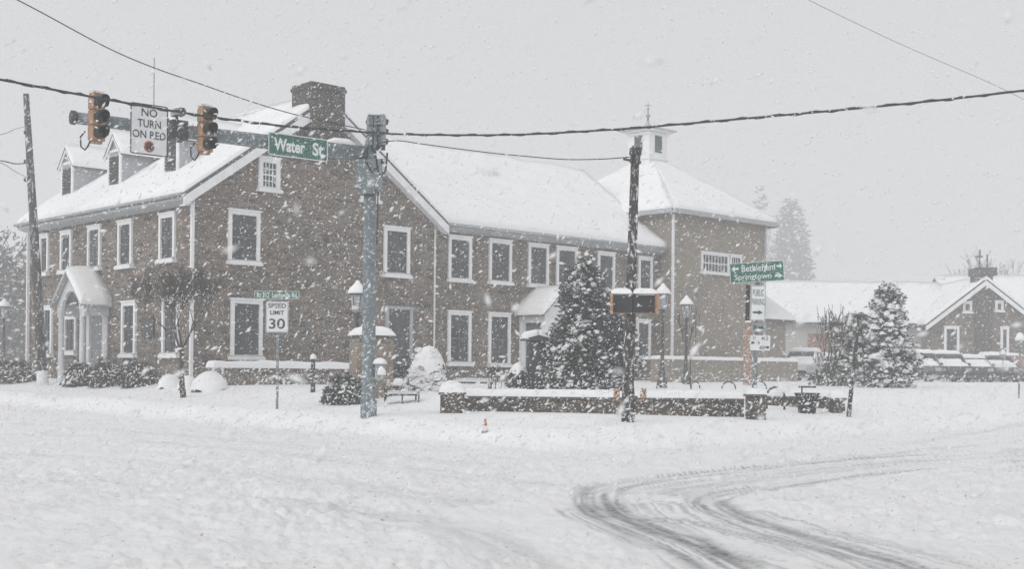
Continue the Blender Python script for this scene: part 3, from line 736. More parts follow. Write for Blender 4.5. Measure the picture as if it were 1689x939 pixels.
# ---- porch on the wing
tp0, _ = wallhit(895, 560, B(0, -1.15, 0), U); tp1 = tp0 + 1.7; tpm = (tp0 + tp1) / 2; ze = 3.78; zk = 4.6
mb = MB()
for t in (tp0 + .12, tp1 - .12):
    mb.obox(B(t, -1.15, ze / 2 + .2), U, V, Z3, .11, .11, ze / 2 - .2); mb.obox(B(t, WS - .1, ze / 2 + .2), U, V, Z3, .11, .08, ze / 2 - .2)
mb.prism([B(tp0, -1.27, ze - .55), B(tp1, -1.27, ze - .55), B(tp1, -1.27, ze), B(tpm, -1.27, zk), B(tp0, -1.27, ze)], V * .12)
mb.prism([B(tp0, -1.15, ze - .4), B(tp0, WS, ze - .4), B(tp0, WS, ze), B(tp0, -1.15, ze)], U * .12)
mb.prism([B(tp1 - .12, -1.15, ze - .4), B(tp1 - .12, WS, ze - .4), B(tp1 - .12, WS, ze), B(tp1 - .12, -1.15, ze)], U * .12)
pr = mb.build('porch', M['trim'], bld)
r_ = MB(); s_ = MB()
for sg, te in ((-1, tp0), (1, tp1)):
    e0 = B(te + sg * .3, -1.5, ze - .1); e1 = B(te + sg * .3, WS - .01, ze - .1); p0 = B(tpm, -1.5, zk + .1); p1 = B(tpm, WS - .01, zk + .1)
    slab(r_, e0, e1, p1, p0, .06); snow_sheet(s_, e0, e1, p1, p0, .22, .16, .35, .04, 4, (1, 0, 1, 0))
r_.build('porch_roof', M['shingle'], pr); s_.build('snow_cover', M['snow'], pr, True)
mb = MB(); mb.obox(B(tpm, WS - .03, 2.1), U, V, Z3, .5, .03, 1.15); mb.build('porch_door', M['door'], bld)
# thin mast behind the dormers
bt = P(253, 235, 60); mb = MB(); mb.tube([(bt.x, bt.y, 0.5), (bt.x, bt.y, P(253, 95, 60).z)], [.06, .03], 6)
tag(mb.build('flagpole', M['galv_light'], None, True), 'thin pale flagpole rising faintly above the roof dormers', 'flagpole')

# ================================================================== garden walls, pier
def stone_run(name, label, A, Bp, zb, zt, th, mat='stone_wall', snow=0.16, group=None, cat='wall', cope=True):
    A = Vector((A.x, A.y, 0)); Bp = Vector((Bp.x, Bp.y, 0)); d = (Bp - A).normalized(); n = Vector((-d.y, d.x, 0))
    t = thing(name, label, cat, (A.x, A.y, 0), 0, group); o = -Vector((A.x, A.y, 0))
    A2 = A + o; B2 = Bp + o
    mb = MB(); mb.prism([A2 + Z3 * zb, B2 + Z3 * zb, B2 + Z3 * zt, A2 + Z3 * zt], n * th); mb.build('stonework', M[mat], t)
    zc_ = zt
    if cope:
        c = MB(); c.prism([A2 - n * .04 + Z3 * (zt + .002), B2 - n * .04 + Z3 * (zt + .002), B2 - n * .04 + Z3 * (zt + .05), A2 - n * .04 + Z3 * (zt + .05)], n * (th + .08)); c.build('coping', M['coping'], t); zc_ = zt + .052
    s = MB(); snow_sheet(s, A2 - n * .05 + Z3 * zc_, B2 - n * .05 + Z3 * zc_, B2 + n * (th + .05) + Z3 * zc_, A2 + n * (th + .05) + Z3 * zc_, snow, .09, .25, .03, A.x, (1, 1, 1, 1))
    s.build('snow_cover', M['snow'], t, True); return t
def zat(py, px, Y): return P(px, py, Y).z
# planter wall at the front
gA = ground(745, 678); gB = ground(1245, 689)
YA, YB = gA.y, gB.y
zt = zat(657, 745, YA)
stone_run('garden_wall', 'long low stone planter wall with a thick band of snow along its top', gA + (gB - gA).normalized() * .25, gB - (gB - gA).normalized() * .25, -0.1, zt, .45, snow=.17)
def pillar(name, label, px0, px1, pyt, g, snowh, group=None):
    hw = (px1 - px0) * g.y / FPX / 2; zt_ = zat(pyt, (px0 + px1) / 2, g.y - hw)
    t = thing(name, label, 'stone pillar', g, 0, group)
    mb = MB(); mb.bevbox(-hw + .04, hw - .04, -hw + .04, hw - .04, -.5, zt_ - g.z - .05, .015); mb.build('stonework', M['stone_wall'], t)
    mb = MB(); mb.bevbox(-hw, hw, -hw, hw, zt_ - g.z - .048, zt_ - g.z, .012); mb.build('coping', M['coping'], t)
    mb = MB(); snow_sheet(mb, (-hw, -hw, zt_ - g.z + .001), (hw, -hw, zt_ - g.z + .001), (hw, hw, zt_ - g.z + .001), (-hw, hw, zt_ - g.z + .001), snowh, hw * .75, .08, .02, 3); mb.build('snow_cover', M['snow'], t, True)
    return t
pillar('stone_pillar', 'squat stone pillar with domed snow cap at the left end of the planter wall', 724, 768, 648, ground(746, 681), .26)
pillar('stone_pillar', 'squat stone pillar at the right end of the planter wall behind the parking sign post', 1228, 1263, 651, ground(1246, 692), .14)
g3 = ground(1262, 669); g4 = ground(1392, 677)
stone_run('garden_wall', 'short low stone wall running behind the trash can with a square end', g3 + Vector((0, .1, 0)), g4, -0.1, zat(658, 1330, g3.y), .4, snow=.16)
# wall before the gable front
wa, _ = wallhit(350, 600, B(0, -1.9, 0), U); wb_, _ = wallhit(590, 600, B(0, -1.9, 0), U)
stone_run('garden_wall', 'waist high stone wall with an even snow band below the gable windows', B(wa, -1.9, 0), B(wb_, -1.9, 0), .2, zat(608, 450, 44), .4, 'stone', .22, cope=False)
wa, _ = wallhit(1085, 600, B(0, -3.2, 0), U); wb_, _ = wallhit(1316, 600, B(0, -3.2, 0), U)
stone_run('garden_wall', 'pale stone terrace wall with thin snow top in front of the tall corner block', B(wa, -3.2, 0), B(wb_, -3.2, 0), .2, 1.95, .4, 'stone_pale', .16, cope=False)
# big stone pier
g = ground(612, 656); sc = g.y / FPX
t = thing('stone_pier', 'tall square stone pier with rounded snow cap behind the traffic signal pole', 'stone pier', g, math.atan2(U.y, U.x) - .35)
hw = 71 * sc / 2 * .88; hh = (655 - 557) * sc
mb = MB(); mb.bevbox(-hw, hw, -hw * .75, hw * .75, -.4, hh, .02); mb.build('stonework', M['stone_mid'], t)
mb = MB(); mb.bevbox(-hw - .03, hw + .03, -hw * .75 - .03, hw * .75 + .03, hh + .002, hh + .06, .015); mb.build('coping', M['coping'], t)
mb = MB(); q = hw + .05; snow_sheet(mb, (-q, -q * .8, hh + .062), (q, -q * .8, hh + .062), (q, q * .8, hh + .062), (-q, q * .8, hh + .062), .24, .3, .1, .02, 2); mb.build('snow_cover', M['snow'], t, True)

# ================================================================== signs
def text_mb(s, width=None, height=1.0, cx=0, cz=0, y=0, depth=0.004, narrow=1.0, weight=0.0, mirror=False):
    cu_ = bpy.data.curves.new('t', 'FONT'); cu_.body = s; cu_.size = 1; cu_.align_x = 'CENTER'; cu_.extrude = 0; cu_.offset = weight; cu_.resolution_u = 3
    ob = bpy.data.objects.new('t', cu_); COL.objects.link(ob)
    dg_ = bpy.context.evaluated_depsgraph_get(); me = bpy.data.meshes.new_from_object(ob.evaluated_get(dg_))
    n = len(me.vertices); co_ = np.empty(n * 3); me.vertices.foreach_get('co', co_); co_ = co_.reshape(-1, 3)
    fs = [tuple(p.vertices) for p in me.polygons]
    bpy.data.objects.remove(ob); bpy.data.curves.remove(cu_); bpy.data.meshes.remove(me)
    x0, x1 = co_[:, 0].min(), co_[:, 0].max(); z0, z1 = co_[:, 1].min(), co_[:, 1].max()
    sz = height / (z1 - z0); sx = width / (x1 - x0) if width else sz * narrow
    mb = MB(); vs = [((c[0] - (x0 + x1) / 2) * sx + cx, y, (c[1] - (z0 + z1) / 2) * sz + cz) for c in co_]
    mb.add(vs, fs); return mb
def merge(a, b): a.add(b.v, b.f); return a
def rrect(w, h, r, n=4):
    pts = []
    for cx, cz, a0 in ((w / 2 - r, h / 2 - r, 0), (-w / 2 + r, h / 2 - r, 90), (-w / 2 + r, -h / 2 + r, 180), (w / 2 - r, -h / 2 + r, 270)):
        for i in range(n + 1):
            a = R(a0 + 90 * i / n); pts.append((cx + r * math.cos(a), cz + r * math.sin(a)))
    return pts
def plate(w, h, r, y0, y1):
    return MB().prism([(x, y0, z) for x, z in rrect(w, h, r)], (0, y1 - y0, 0))
def ring_border(w, h, r, bw, y, y1, inset=0.0):
    o = rrect(w - inset * 2, h - inset * 2, r); i = rrect(w - inset * 2 - 2 * bw, h - inset * 2 - 2 * bw, max(.005, r - bw)); n = len(o); mb = MB()
    vs = [(x, y, z) for x, z in o] + [(x, y, z) for x, z in i]
    return mb.add(vs, [(k, (k + 1) % n, (k + 1) % n + n, k + n) for k in range(n)])
def sign(name, label, loc, rz, w, h, face, border, texts, r=.04, group=None, bw=.015, inset=.012, tilt=0, extra=None):
    """local -Y faces the reader"""
    t = thing(name, label, 'sign', loc, rz, group); t.rotation_euler = (0, tilt, rz)
    plate(w, h, r, 0, .012).build('panel', M[face], t)
    if border: ring_border(w, h, r, bw, -.003, 0, inset).build('border', M[border], t)
    for tx, mat in texts: tx.build('lettering', M[mat], t)
    if extra: extra(t)
    return t

# ---- signal mast: pole, arm and fittings
PB = ground(608, 688); PY = PB.y
pole_top = P(610, 195, PY)
t = thing('signal_mast', 'thick galvanised steel traffic pole with long arm reaching left over the street', 'traffic signal pole', PB)
k = PY / FPX
mb = MB(); zt_ = P(607, 238, PY).z - PB.z
mb.tube([(0, 0, -.3), (0, 0, .35), (-.01, 0, .36), (-.02, 0, zt_)], [14 * k, 13.5 * k, 11.5 * k, 10 * k], 12); mb.build('pole', M['galv'], t, True)
p0 = P(600, 254, PY) - PB; p1 = P(122, 194, PY * .856) - PB
mb = MB(); mb.tube([p0 + (p1 - p0) * f for f in (0, .25, .5, .75, 1)], [.175, .16, .145, .13, .112], 12); ao = mb.build('arm', M['galv'], t, True)
ARM0, ARM1 = PB + p0, PB + p1; AD = (ARM1 - ARM0).normalized(); AN = Vector((-AD.y, AD.x, 0)); AN = AN if AN.y < 0 else -AN
mb = MB(); mb.tube([p1 - AD * .02, p1 + AD * .05], [.135, .135], 12); mb.build('end_cap', M['dark_metal'], t, True)
mb = MB(); e = p0 + (p1 - p0) * .03; f_ = p0 + (p1 - p0) * .15
mb.tube([e + Z3 * .15, e * .7 + f_ * .3 + Z3 * .19, e * .3 + f_ * .7 + Z3 * .18, f_ + Z3 * .14], [.05, .10, .10, .05], 8); mb.build('snow_cover', M['snow'], t, True)
mb = MB(); mb.box(-.3, .22, -.2, .2, zt_ - 1.0, zt_ - .35); mb.tube([(-.05, 0, zt_ - 1.1), (-.05, 0, zt_ - 1.0)], .24, 12); mb.build('arm_clamp', M['galv'], t)
mb = MB(); mb.tube([(.0, 0, zt_ - .4), (.0, 0, zt_ + .25)], .07, 8); mb.box(-.12, .3, -.05, .05, zt_ - .12, zt_ - .02); mb.box(-.3, .3, -.05, .05, zt_ - .42, zt_ - .32); mb.build('bracket', M['dark_metal'], t)
def loop(mb, pts, r=.014): mb.tube(pts, r, 5)
mb = MB()
loop(mb, [(.0, -.15, zt_ - .0), (.14, -.2, zt_ - .35), (.16, -.2, zt_ - .6), (.24, -.2, zt_ - .72), (.33, -.15, zt_ - .6), (.36, -.1, zt_ - .2)], .022)
loop(mb, [(-.05, -.2, zt_ - .1), (-.1, -.25, zt_ - .4), (.05, -.25, zt_ - .65), (.18, -.22, zt_ - .5)], .018)
loop(mb, [(.2, -.16, zt_ - .7), (.17, -.15, zt_ - 1.2), (.16, -.15, zt_ - 2.2)], .014)
mb.build('cables', M['cable'], t, True)
mb = MB(); zz = P(620, 610, PY).z - PB.z; mb.bevbox(.14, .34, -.16, .08, zz - .22, zz + .12, .02); so = mb.build('push_button_box', M['galv_light'], t)
mb = MB(); mb.lump((.24, -.05, zz + .12), .15, .16, .14, 10, 5, 3); mb.lump((.28, -.14, zz - .12), .09, .09, .2, 8, 5, 4); mb.build('snow_cover', M['snow'], so, True)

# ---- signal heads
def signal_head(name, label, loc, rz, group, mat='yellow', sc=1.0, backs=False):
    t = thing(name, label, 'traffic light', loc, rz, group); t.scale = (sc, sc, sc)
    for i in range(3):
        z = (1 - i) * .36
        h = MB(); h.bevbox(-.17, .17, -.02, .19, z - .174, z + .174, .02); h.box(-.155, .155, .19, .21, z - .15, z + .15)
        ho = h.build('housing', M[mat], t)
        l = MB(); l.lathe([(.14, 0), (.14, .01), (.10, .03), (.02, .045)], 16)
        l.v = [(x, -.02 - zz, y + z) for x, y, zz in l.v]; l.build('lens', M['lens'], ho)
        v = MB(); n = 14; vs = []; 
        for (yy, rr) in ((-.02, .152), (-.30, .158), (-.30, .146), (-.03, .140)):
            for k_ in range(n + 1):
                a = R(-40 + 260 * k_ / n); cut = 0.0 if yy > -.1 else (0.10 * (1 - math.sin(max(0, min(math.pi, a)))) if 0 <= a <= math.pi else .12)
                vs.append((rr * math.cos(a), yy + cut, z + rr * math.sin(a)))
        fs = [(j * (n + 1) + k_, j * (n + 1) + k_ + 1, ((j + 1) % 4) * (n + 1) + k_ + 1, ((j + 1) % 4) * (n + 1) + k_) for j in range(4) for k_ in range(n)]
        v.add(vs, fs); v.build('visor', M['black'], ho)
    c = MB(); c.bevbox(-.15, .15, 0, .18, .536, .575, .015); c.bevbox(-.12, .12, .02, .16, -.60, -.536, .01); c.build('end_plate', M[mat], t)
    s = MB(); snow_sheet(s, (-.16, -.02, .577), (.16, -.02, .577), (.16, .2, .577), (-.16, .2, .577), .05, .06, .1, .01, 1); s.build('snow_cover', M['snow'], t, True)
    b_ = MB(); b_.tube([(0, .1, .5), (0, .32, .52), (0, .34, .0), (0, .32, -.55), (0, .1, -.55)], .028, 6); b_.build('bracket', M['dark_metal'], t, True)
    return t
def arm_at(px):
    # point on the arm seen at picture column px
    best = min((abs((P2 := ARM0 + (ARM1 - ARM0) * f).x / P2.y * FPX + 844.5 - px), f) for f in [i / 400 for i in range(401)])[1]
    return ARM0 + (ARM1 - ARM0) * best
a1 = arm_at(166); sA = P(163, 194, a1.y - .28)
a2 = arm_at(341); sB = P(342, 214, a2.y - .28)
for i, (q, z) in enumerate(((sA, a1), (sB, a2))):
    h = signal_head('traffic_light', ['yellow three lens traffic light nearest the free end of the arm', 'yellow three lens traffic light hanging between the two signs on the arm'][i], q, R(50), 'traffic lights on the mast arm', sc=.80)
    mb = MB(); mb.tube([(-.28, .12, -.35), (-.40, .12, -.5), (-.38, .12, -.72), (-.28, .12, -.78), (-.2, .12, -.68), (-.16, .1, -.56)], .02, 6); mb.build('cable_loop', M['cable'], h, True)
# two housings on the pole seen from behind
zc_ = P(620, 217, PY)
for i, (px, rz_, lab) in enumerate(((612, R(200), 'grey backed traffic light on top of the mast pole, left of the pair'), (630, R(155), 'paler grey backed traffic light on top of the mast pole, right of the pair'))):
    q = P(px, 217, PY - .05 + .15 * i); signal_head('traffic_light', lab, q, rz_, 'traffic lights on top of the mast pole', mat='galv_light' if i else 'galv', sc=.60)
# ---- signs on the arm
rz_arm = math.atan2(-AD.y, -AD.x)
def arm_sign(px0, px1, pyt, pyb, off=.24):
    c = arm_at((px0 + px1) / 2) + AN * off; Yc = c.y
    x0, x1 = P(px0, 300, Yc), P(px1, 300, Yc)
    # intersect the edge rays with the plane of the arm
    def hit(px):
        r = ray(px, 300); d = -AD; t_ = (c.x - r.x * c.y) / (r.x * d.y - d.x); return t_
    w = abs(hit(px1) - hit(px0)); tm_ = (hit(px0) + hit(px1)) / 2; c2 = Vector((c.x - AD.x * tm_, c.y - AD.y * tm_, 0))
    pyc = (pyt + pyb) / 2; pxc = (px0 + px1) / 2; z = P(pxc, pyc, c2.y).z; h = (pyb - pyt) * c2.y / FPX
    return Vector((c2.x, c2.y, z)), w, h
c, w, h = arm_sign(442, 540, 229, 258)
h = .40; z_ = P(491, 242.5, c.y).z
ws = sign('street_name_sign', 'large green street name sign reading Water St hung on the mast arm', (c.x, c.y, z_), rz_arm, w, .47, 'sign_green', 'letter_white',
     [(text_mb('Water', w * .52, .27, -w * .15, 0, -.004, weight=.035), 'letter_white'), (text_mb('St', w * .19, .28, w * .33, 0, -.004, weight=.035), 'letter_white')], r=.05, bw=.02, inset=.0)
mb = MB(); mb.box(-w * .3, -w * .26, .013, .2, -.1, .1); mb.box(w * .26, w * .3, .013, .2, -.1, .1); mb.build('bracket', M['dark_metal'], ws)
c, w, h = arm_sign(214, 276, 172, 250)
z_ = P(245, 214, c.y).z; h = 84 * c.y / FPX
rb_ = text_mb('NO', w * .42, h * .155, 0, h * .335, -.004, weight=.012); rc = text_mb('TURN', w * .62, h * .155, 0, h * .115, -.004, weight=.012); rd = text_mb('ON RED', w * .88, h * .155, 0, -h * .10, -.004, weight=.012)
nt_ = sign('regulatory_sign', 'white rectangular sign reading NO TURN ON RED with a red disc on the mast arm', (c.x, c.y, z_), rz_arm, w, h, 'sign_white', 'letter_black',
     [(merge(merge(rb_, rc), rd), 'letter_black')], r=.04, bw=.022, inset=.0)
dsk = MB(); n = 20
dsk.add([(0, -.004, -h * .33)] + [(.11 * math.cos(6.2832 * i / n), -.004, -h * .33 + .11 * math.sin(6.2832 * i / n)) for i in range(n)], [(0, 1 + i, 1 + (i + 1) % n) for i in range(n)])
dsk.build('red_disc', simple('disc_red', (0.40, 0.12, 0.06), .4), nt_)
dsk = MB(); dsk.add([(0, -.007, -h * .33)] + [(.078 * math.cos(6.2832 * i / n), -.007, -h * .33 + .078 * math.sin(6.2832 * i / n)) for i in range(n)], [(0, 1 + i, 1 + (i + 1) % n) for i in range(n)])
dsk.build('disc_centre', M['letter_black'], nt_)
mb = MB(); mb.box(-.03, .03, .013, .22, -.2, .1); mb.build('bracket', M['dark_metal'], nt_)
# camera unit on the arm between sign and light
q = arm_at(288); t = thing('detection_camera', 'small dark traffic camera clamped on the mast arm right of the no turn sign', 'camera', q, rz_arm)
mb = MB(); mb.tube([(0, 0, .1), (0, 0, .34)], .03, 6); mb.build('stem', M['dark_metal'], t); mb = MB(); mb.bevbox(-.09, .09, -.22, .12, .28, .42, .03); mb.build('body', M['galv_light'], t)
mb = MB(); mb.tube([(0, -.225, .35), (0, -.30, .35)], .055, 10); mb.build('lens_hood', M['dark_metal'], t, True)
mb = MB(); mb.box(-.16, .16, -.18, .18, -.2, .18); mb.build('clamp', M['dark_metal'], t)
mb = MB(); mb.lump((0, -.05, .42), .08, .15, .05, 8, 4, 2); mb.build('snow_cover', M['snow'], t, True)

# ---- wooden pole with walk signals
WP = ground(1036, 697); WY = WP.y; k = WY / FPX
t = thing('utility_pole', 'dark round wooden pole leaning slightly right in front of the planter wall', 'utility pole', WP)
top = P(1048, 246, WY) - WP; bot = P(1036, 640, WY) - WP
mb = MB(); mb.tube([(0, 0, -.3), (0, 0, .5), bot + Z3 * .1, top], [11.5 * k, 10.8 * k, 9.5 * k, 6.8 * k], 12); mb.build('shaft', M['wood_pole'], t, True)
mb = MB(); mb.tube([top - Z3 * .12, top + Z3 * .02], [.13, .12], 10); mb.tube([top + Vector((-.25, 0, -.2)), top + Vector((.12, 0, -.28))], .03, 6)
mb.tube([top + Vector((.05, -.1, -.35)), top + Vector((.1, -.1, .0)), top + Vector((-.05, -.1, .05)), top + Vector((-.1, -.1, -.3))], .025, 6); mb.build('cable_clamp', M['dark_metal'], t, True)
for zz in (.55, 1.9, 2.6, 3.4): 
    pass
for py in (655, 545, 500):
    mb = MB(); q = P(1040, py, WY) - WP; mb.tube([q - Z3 * .02, q + Z3 * .02], .145, 12); mb.build('strap', M['dark_metal'], t, True)
for i, (px0, px1, lab) in enumerate(((1007, 1043, 'black faced walk signal with yellow side mounted on the left of the wooden pole'), (1044, 1084, 'black faced walk signal with yellow side mounted on the right of the wooden pole'))):
    c = P((px0 + px1) / 2, 502, WY - .16); w = (px1 - px0) * k; h = 30 * k
    s = thing('walk_signal', lab, 'pedestrian signal', c, R(-6 if i == 0 else 6), 'walk signals on the wooden pole')
    sg = -1 if i == 0 else 1
    mb = MB(); mb.bevbox(-w / 2 + .01, w / 2 - .01, -.02, .18, -h / 2, h / 2, .02); mb.build('housing', M['yellow'], s)
    mb = MB(); mb.box(-w / 2 + (.07 if sg < 0 else 0), w / 2 - (.07 if sg > 0 else 0), -.05, -.021, -h / 2 + .012, h / 2 - .012); fo = mb.build('face', M['black'], s)
    mb = MB()
    for j in range(7): 
        zz = -h / 2 + .05 + j * (h - .1) / 6; mb.box(-w / 2 + .085, w / 2 - .085, -.062, -.052, zz - .004, zz + .004)
    mb.build('louvre', M['dark_metal'], fo)
    mb = MB(); mb.box(sg * w / 2 - .055 if sg > 0 else -w / 2, sg * w / 2 if sg > 0 else -w / 2 + .055, -.2, -.023, -h / 2 - .03, h / 2 + .02); mb.build('side_visor', M['yellow'], s)
    mb = MB(); snow_sheet(mb, (-w / 2, -.1, h / 2 + .022), (w / 2, -.1, h / 2 + .022), (w / 2, .18, h / 2 + .022), (-w / 2, .18, h / 2 + .022), .12, .13, .08, .01, i); mb.build('snow_cover', M['snow'], s, True)
    mb = MB(); mb.box(min(0, -sg * w / 2), max(0, -sg * w / 2) , .1, .25, -.03, .03); mb.build('bracket', M['dark_metal'], s)
# push-button horns lower on the pole
for sg, lab in ((-1, 'small yellow push button on a curved arm left of the wooden pole base'), (1, 'small yellow push button on a curved arm right of the wooden pole base')):
    c = P(1039 + sg * 22, 650, WY); s = thing('push_button', lab, 'push button', c, 0, 'push buttons low on the wooden pole')
    mb = MB(); mb.bevbox(-.06, .06, -.07, .05, -.08, .12, .02); mb.build('housing', M['yellow'], s)
    mb = MB(); mb.tube([(0, 0, -.07), (0, 0, -.13), (-sg * .08, 0, -.15), (-sg * .2, 0, -.15)], .022, 8); mb.build('arm', M['yellow'], s, True)
    mb = MB(); mb.tube([(0, -.072, .02), (0, -.085, .02)], .03, 10); mb.build('button', M['black'], s)

# ---- speed limit sign
g = ground(457, 676); k = g.y / FPX
t = thing('sign_post', 'slim steel post carrying the speed limit sign on the snowy verge', 'sign post', g)
zt_ = P(457, 480, g.y).z - g.z
mb = MB(); mb.box(-.028, .028, -.02, .02, -.3, zt_); mb.build('channel', M['galv'], t)
w, h = 36.5 * k, 51 * k; c = P(457, 523, g.y - .06)
tx = merge(merge(text_mb('SPEED', w * .80, h * .15, 0, h * .36, -.004, weight=.02), text_mb('LIMIT', w * .62, h * .14, 0, h * .14, -.004, weight=.02)), text_mb('30', w * .72, h * .34, 0, -h * .22, -.004, weight=.015))
sign('speed_limit_sign', 'white upright sign reading SPEED LIMIT 30 on a slim post', c, R(3), w, h, 'sign_white', 'letter_black', [(tx, 'letter_black')], r=.03, bw=.006, inset=.012)
w, h = 76 * k, 13.5 * k; c = P(456.5, 487, g.y - .03)
sign('street_name_sign', 'narrow green street name blade above the speed limit sign', c, R(-6), w, h, 'sign_green', 'letter_white',
     [(text_mb('Rt 212  Leithsville Rd', w * .88, h * .66, 0, 0, -.004, weight=.01), 'letter_white')], r=.02, bw=.008, inset=0)

# ---- parking sign post on the right
g = ground(1243, 692); k = g.y / FPX
t = thing('sign_post', 'grey steel post leaning slightly right with four stacked signs before the stone pillar', 'sign post', g)
tp = P(1250, 462, g.y) - g
mb = MB(); mb.tube([(0, 0, -.3), tp * .5, tp], 3.6 * k, 8); mb.build('channel', M['galv'], t, True)
lean = R(1.5)
w, h = 89 * k, 33 * k; c = P(1248.5, 449, g.y - .07)
tx = merge(text_mb('Bethlehem', w * .62, h * .34, w * .03, h * .22, -.004, weight=.005), text_mb('Springtown', w * .68, h * .36, -w * .08, -h * .24, -.004, weight=.005))
def arrow(cx, cz, L, hh, sg, y=-.004, sh=.3):
    a = hh * sh / 2; m = MB()
    m.add([(cx - sg * L / 2, y, cz - a), (cx + sg * L * .1, y, cz - a), (cx + sg * L * .1, y, cz + a), (cx - sg * L / 2, y, cz + a)], [(0, 1, 2, 3)])
    m.add([(cx + sg * L * .05, y, cz - hh / 2), (cx + sg * L / 2, y, cz), (cx + sg * L * .05, y, cz + hh / 2)], [(0, 1, 2)]); return m
tx = merge(tx, arrow(-w * .40, h * .22, w * .13, h * .32, -1)); tx = merge(tx, arrow(w * .39, -h * .24, w * .13, h * .32, 1)); tx = merge(tx, arrow(w * .42, h * .24, w * .1, h * .3, 1))
sign('direction_sign', 'wide green direction sign with two place names and arrows at the top of the post', c, 0, w, h, 'sign_green', 'letter_white', [(tx, 'letter_white')], r=.03, tilt=R(-4.2), bw=.01, inset=.0)
w, h = 25 * k, 58 * k; c = P(1250.5, 500, g.y - .06)
tx = merge(merge(text_mb('PUBLIC', w * .74, h * .19, 0, h * .29, -.004, weight=.0), text_mb('PARKING', w * .84, h * .18, 0, h * .03, -.004, weight=.0)), arrow(0, -h * .27, w * .68, h * .13, 1, sh=.45))
def edge_extra(t): MB().box(-w / 2 - .10, -w / 2 - .02, .0, .06, -h / 2, h / 2).build('mounting_rail', M['black'], t)
sign('parking_sign', 'tall white sign reading PUBLIC PARKING in green with an arrow', c, R(2), w, h, 'sign_white', 'letter_green', [(tx, 'letter_green')], r=.02, tilt=R(1), bw=.008, inset=.008, extra=edge_extra)
w, h = 33 * k, 25 * k; c = P(1254, 566, g.y - .06)
tx = merge(merge(text_mb('RT', w * .14, h * .22, -w * .3, h * .30, -.004), text_mb('412', w * .34, h * .24, w * .22, h * .30, -.004, weight=.01)), merge(text_mb('0', w * .1, h * .22, -w * .08, 0, -.004), text_mb('60', w * .26, h * .24, w * .10, -h * .3, -.004, weight=.01)))
tx = merge(merge(tx, arrow(-w * .38, 0, w * .18, h * .26, -1, sh=.4)), arrow(w * .36, -h * .28, w * .2, h * .28, 1, sh=.4))
sign('route_sign', 'small white sign with route numbers and arrows low on the parking sign post', c, R(2), w, h, 'sign_white', None, [(tx, 'letter_black')], r=.02, tilt=R(1))
w, h = 26 * k, 14 * k; c = P(1252, 541, g.y - .055)
tx = merge(text_mb('P', w * .2, h * .6, -w * .25, 0, -.004, weight=.02), arrow(w * .12, 0, w * .4, h * .5, 1, sh=.4))
sign('route_marker', 'tiny frosted marker with black symbols between the parking and route signs', c, R(2), w, h, 'galv_light', None, [(tx, 'letter_black')], r=.02, tilt=R(1))

# rust panel behind the post
g = ground(1233, 640); g = P(1233, 622, 50); k = 50 / FPX; gz = float(base_h(g.x, g.y))
t = thing('utility_cabinet', 'narrow rust orange cabinet standing against the pale terrace wall', 'cabinet', (g.x, g.y, gz), .3)
hh = P(1233, 532, 50).z - gz
mb = MB(); mb.bevbox(-6 * k, 6 * k, -.12, .12, -.2, hh, .03); mb.build('body', M['rust'], t)
mb = MB(); mb.box(-5 * k, 5 * k, -.135, -.121, .3, hh - .15); mb.build('door', M['rust'], t)
mb = MB(); mb.lump((0, 0, hh), 6.5 * k, .14, .07, 10, 4, 2); mb.build('snow_cover', M['snow'], t, True)

# ================================================================== street lamps
def lamp(px, pyb, pyt, label, depth=None):
    g = ground(px, pyb) if depth is None else (lambda q: Vector((q.x, q.y, float(base_h(q.x, q.y)))))(P(px, pyb, depth))
    H = P(px, pyt, g.y).z - g.z
    t = thing('street_lamp', label, 'street lamp', g, 0, 'lantern street lamps around the building')
    L = H - .95
    mb = MB(); mb.lathe([(.17, -.2), (.17, .25), (.12, .32), (.13, .5), (.075, .6), (.06, 1.2), (.048, L - .1), (.075, L - .06), (.05, L), (.10, L + .06)], 12); mb.build('post', M['dark_metal'], t, True)
    mb = MB(); mb.lathe([(.09, L + .062), (.15, L + .12), (.19, L + .50), (.17, L + .55)], 6); mb.build('lantern_glass', M['lamp_glass'], t)
    mb = MB()
    for i in range(6):
        a = i * math.pi / 3; mb.tube([(.152 * math.cos(a), .152 * math.sin(a), L + .11), (.194 * math.cos(a), .194 * math.sin(a), L + .5)], .012, 4)
    mb.lathe([(.25, L + .553), (.22, L + .60), (.1, L + .72), (.04, L + .76)], 12); mb.build('lantern_frame', M['dark_metal'], t)
    mb = MB(); mb.lathe([(.27, L + .575), (.275, L + .63), (.20, L + .74), (.09, L + .85), (.05, L + .92), (.01, L + .95)], 14); mb.build('snow_cover', M['snow'], t, True)
lamp(1092, 641, 467, 'black lantern lamp post with pointed snow cap right of the wooden pole')
lamp(1131, 640, 487, 'black lantern lamp post beside a thin bare sapling before the corner block', 50)
lamp(588, 650, 462, 'lantern lamp post half hidden behind the galvanised traffic pole')
lamp(6, 605, 492, 'misty lantern lamp post at the far left beyond the building', 56)

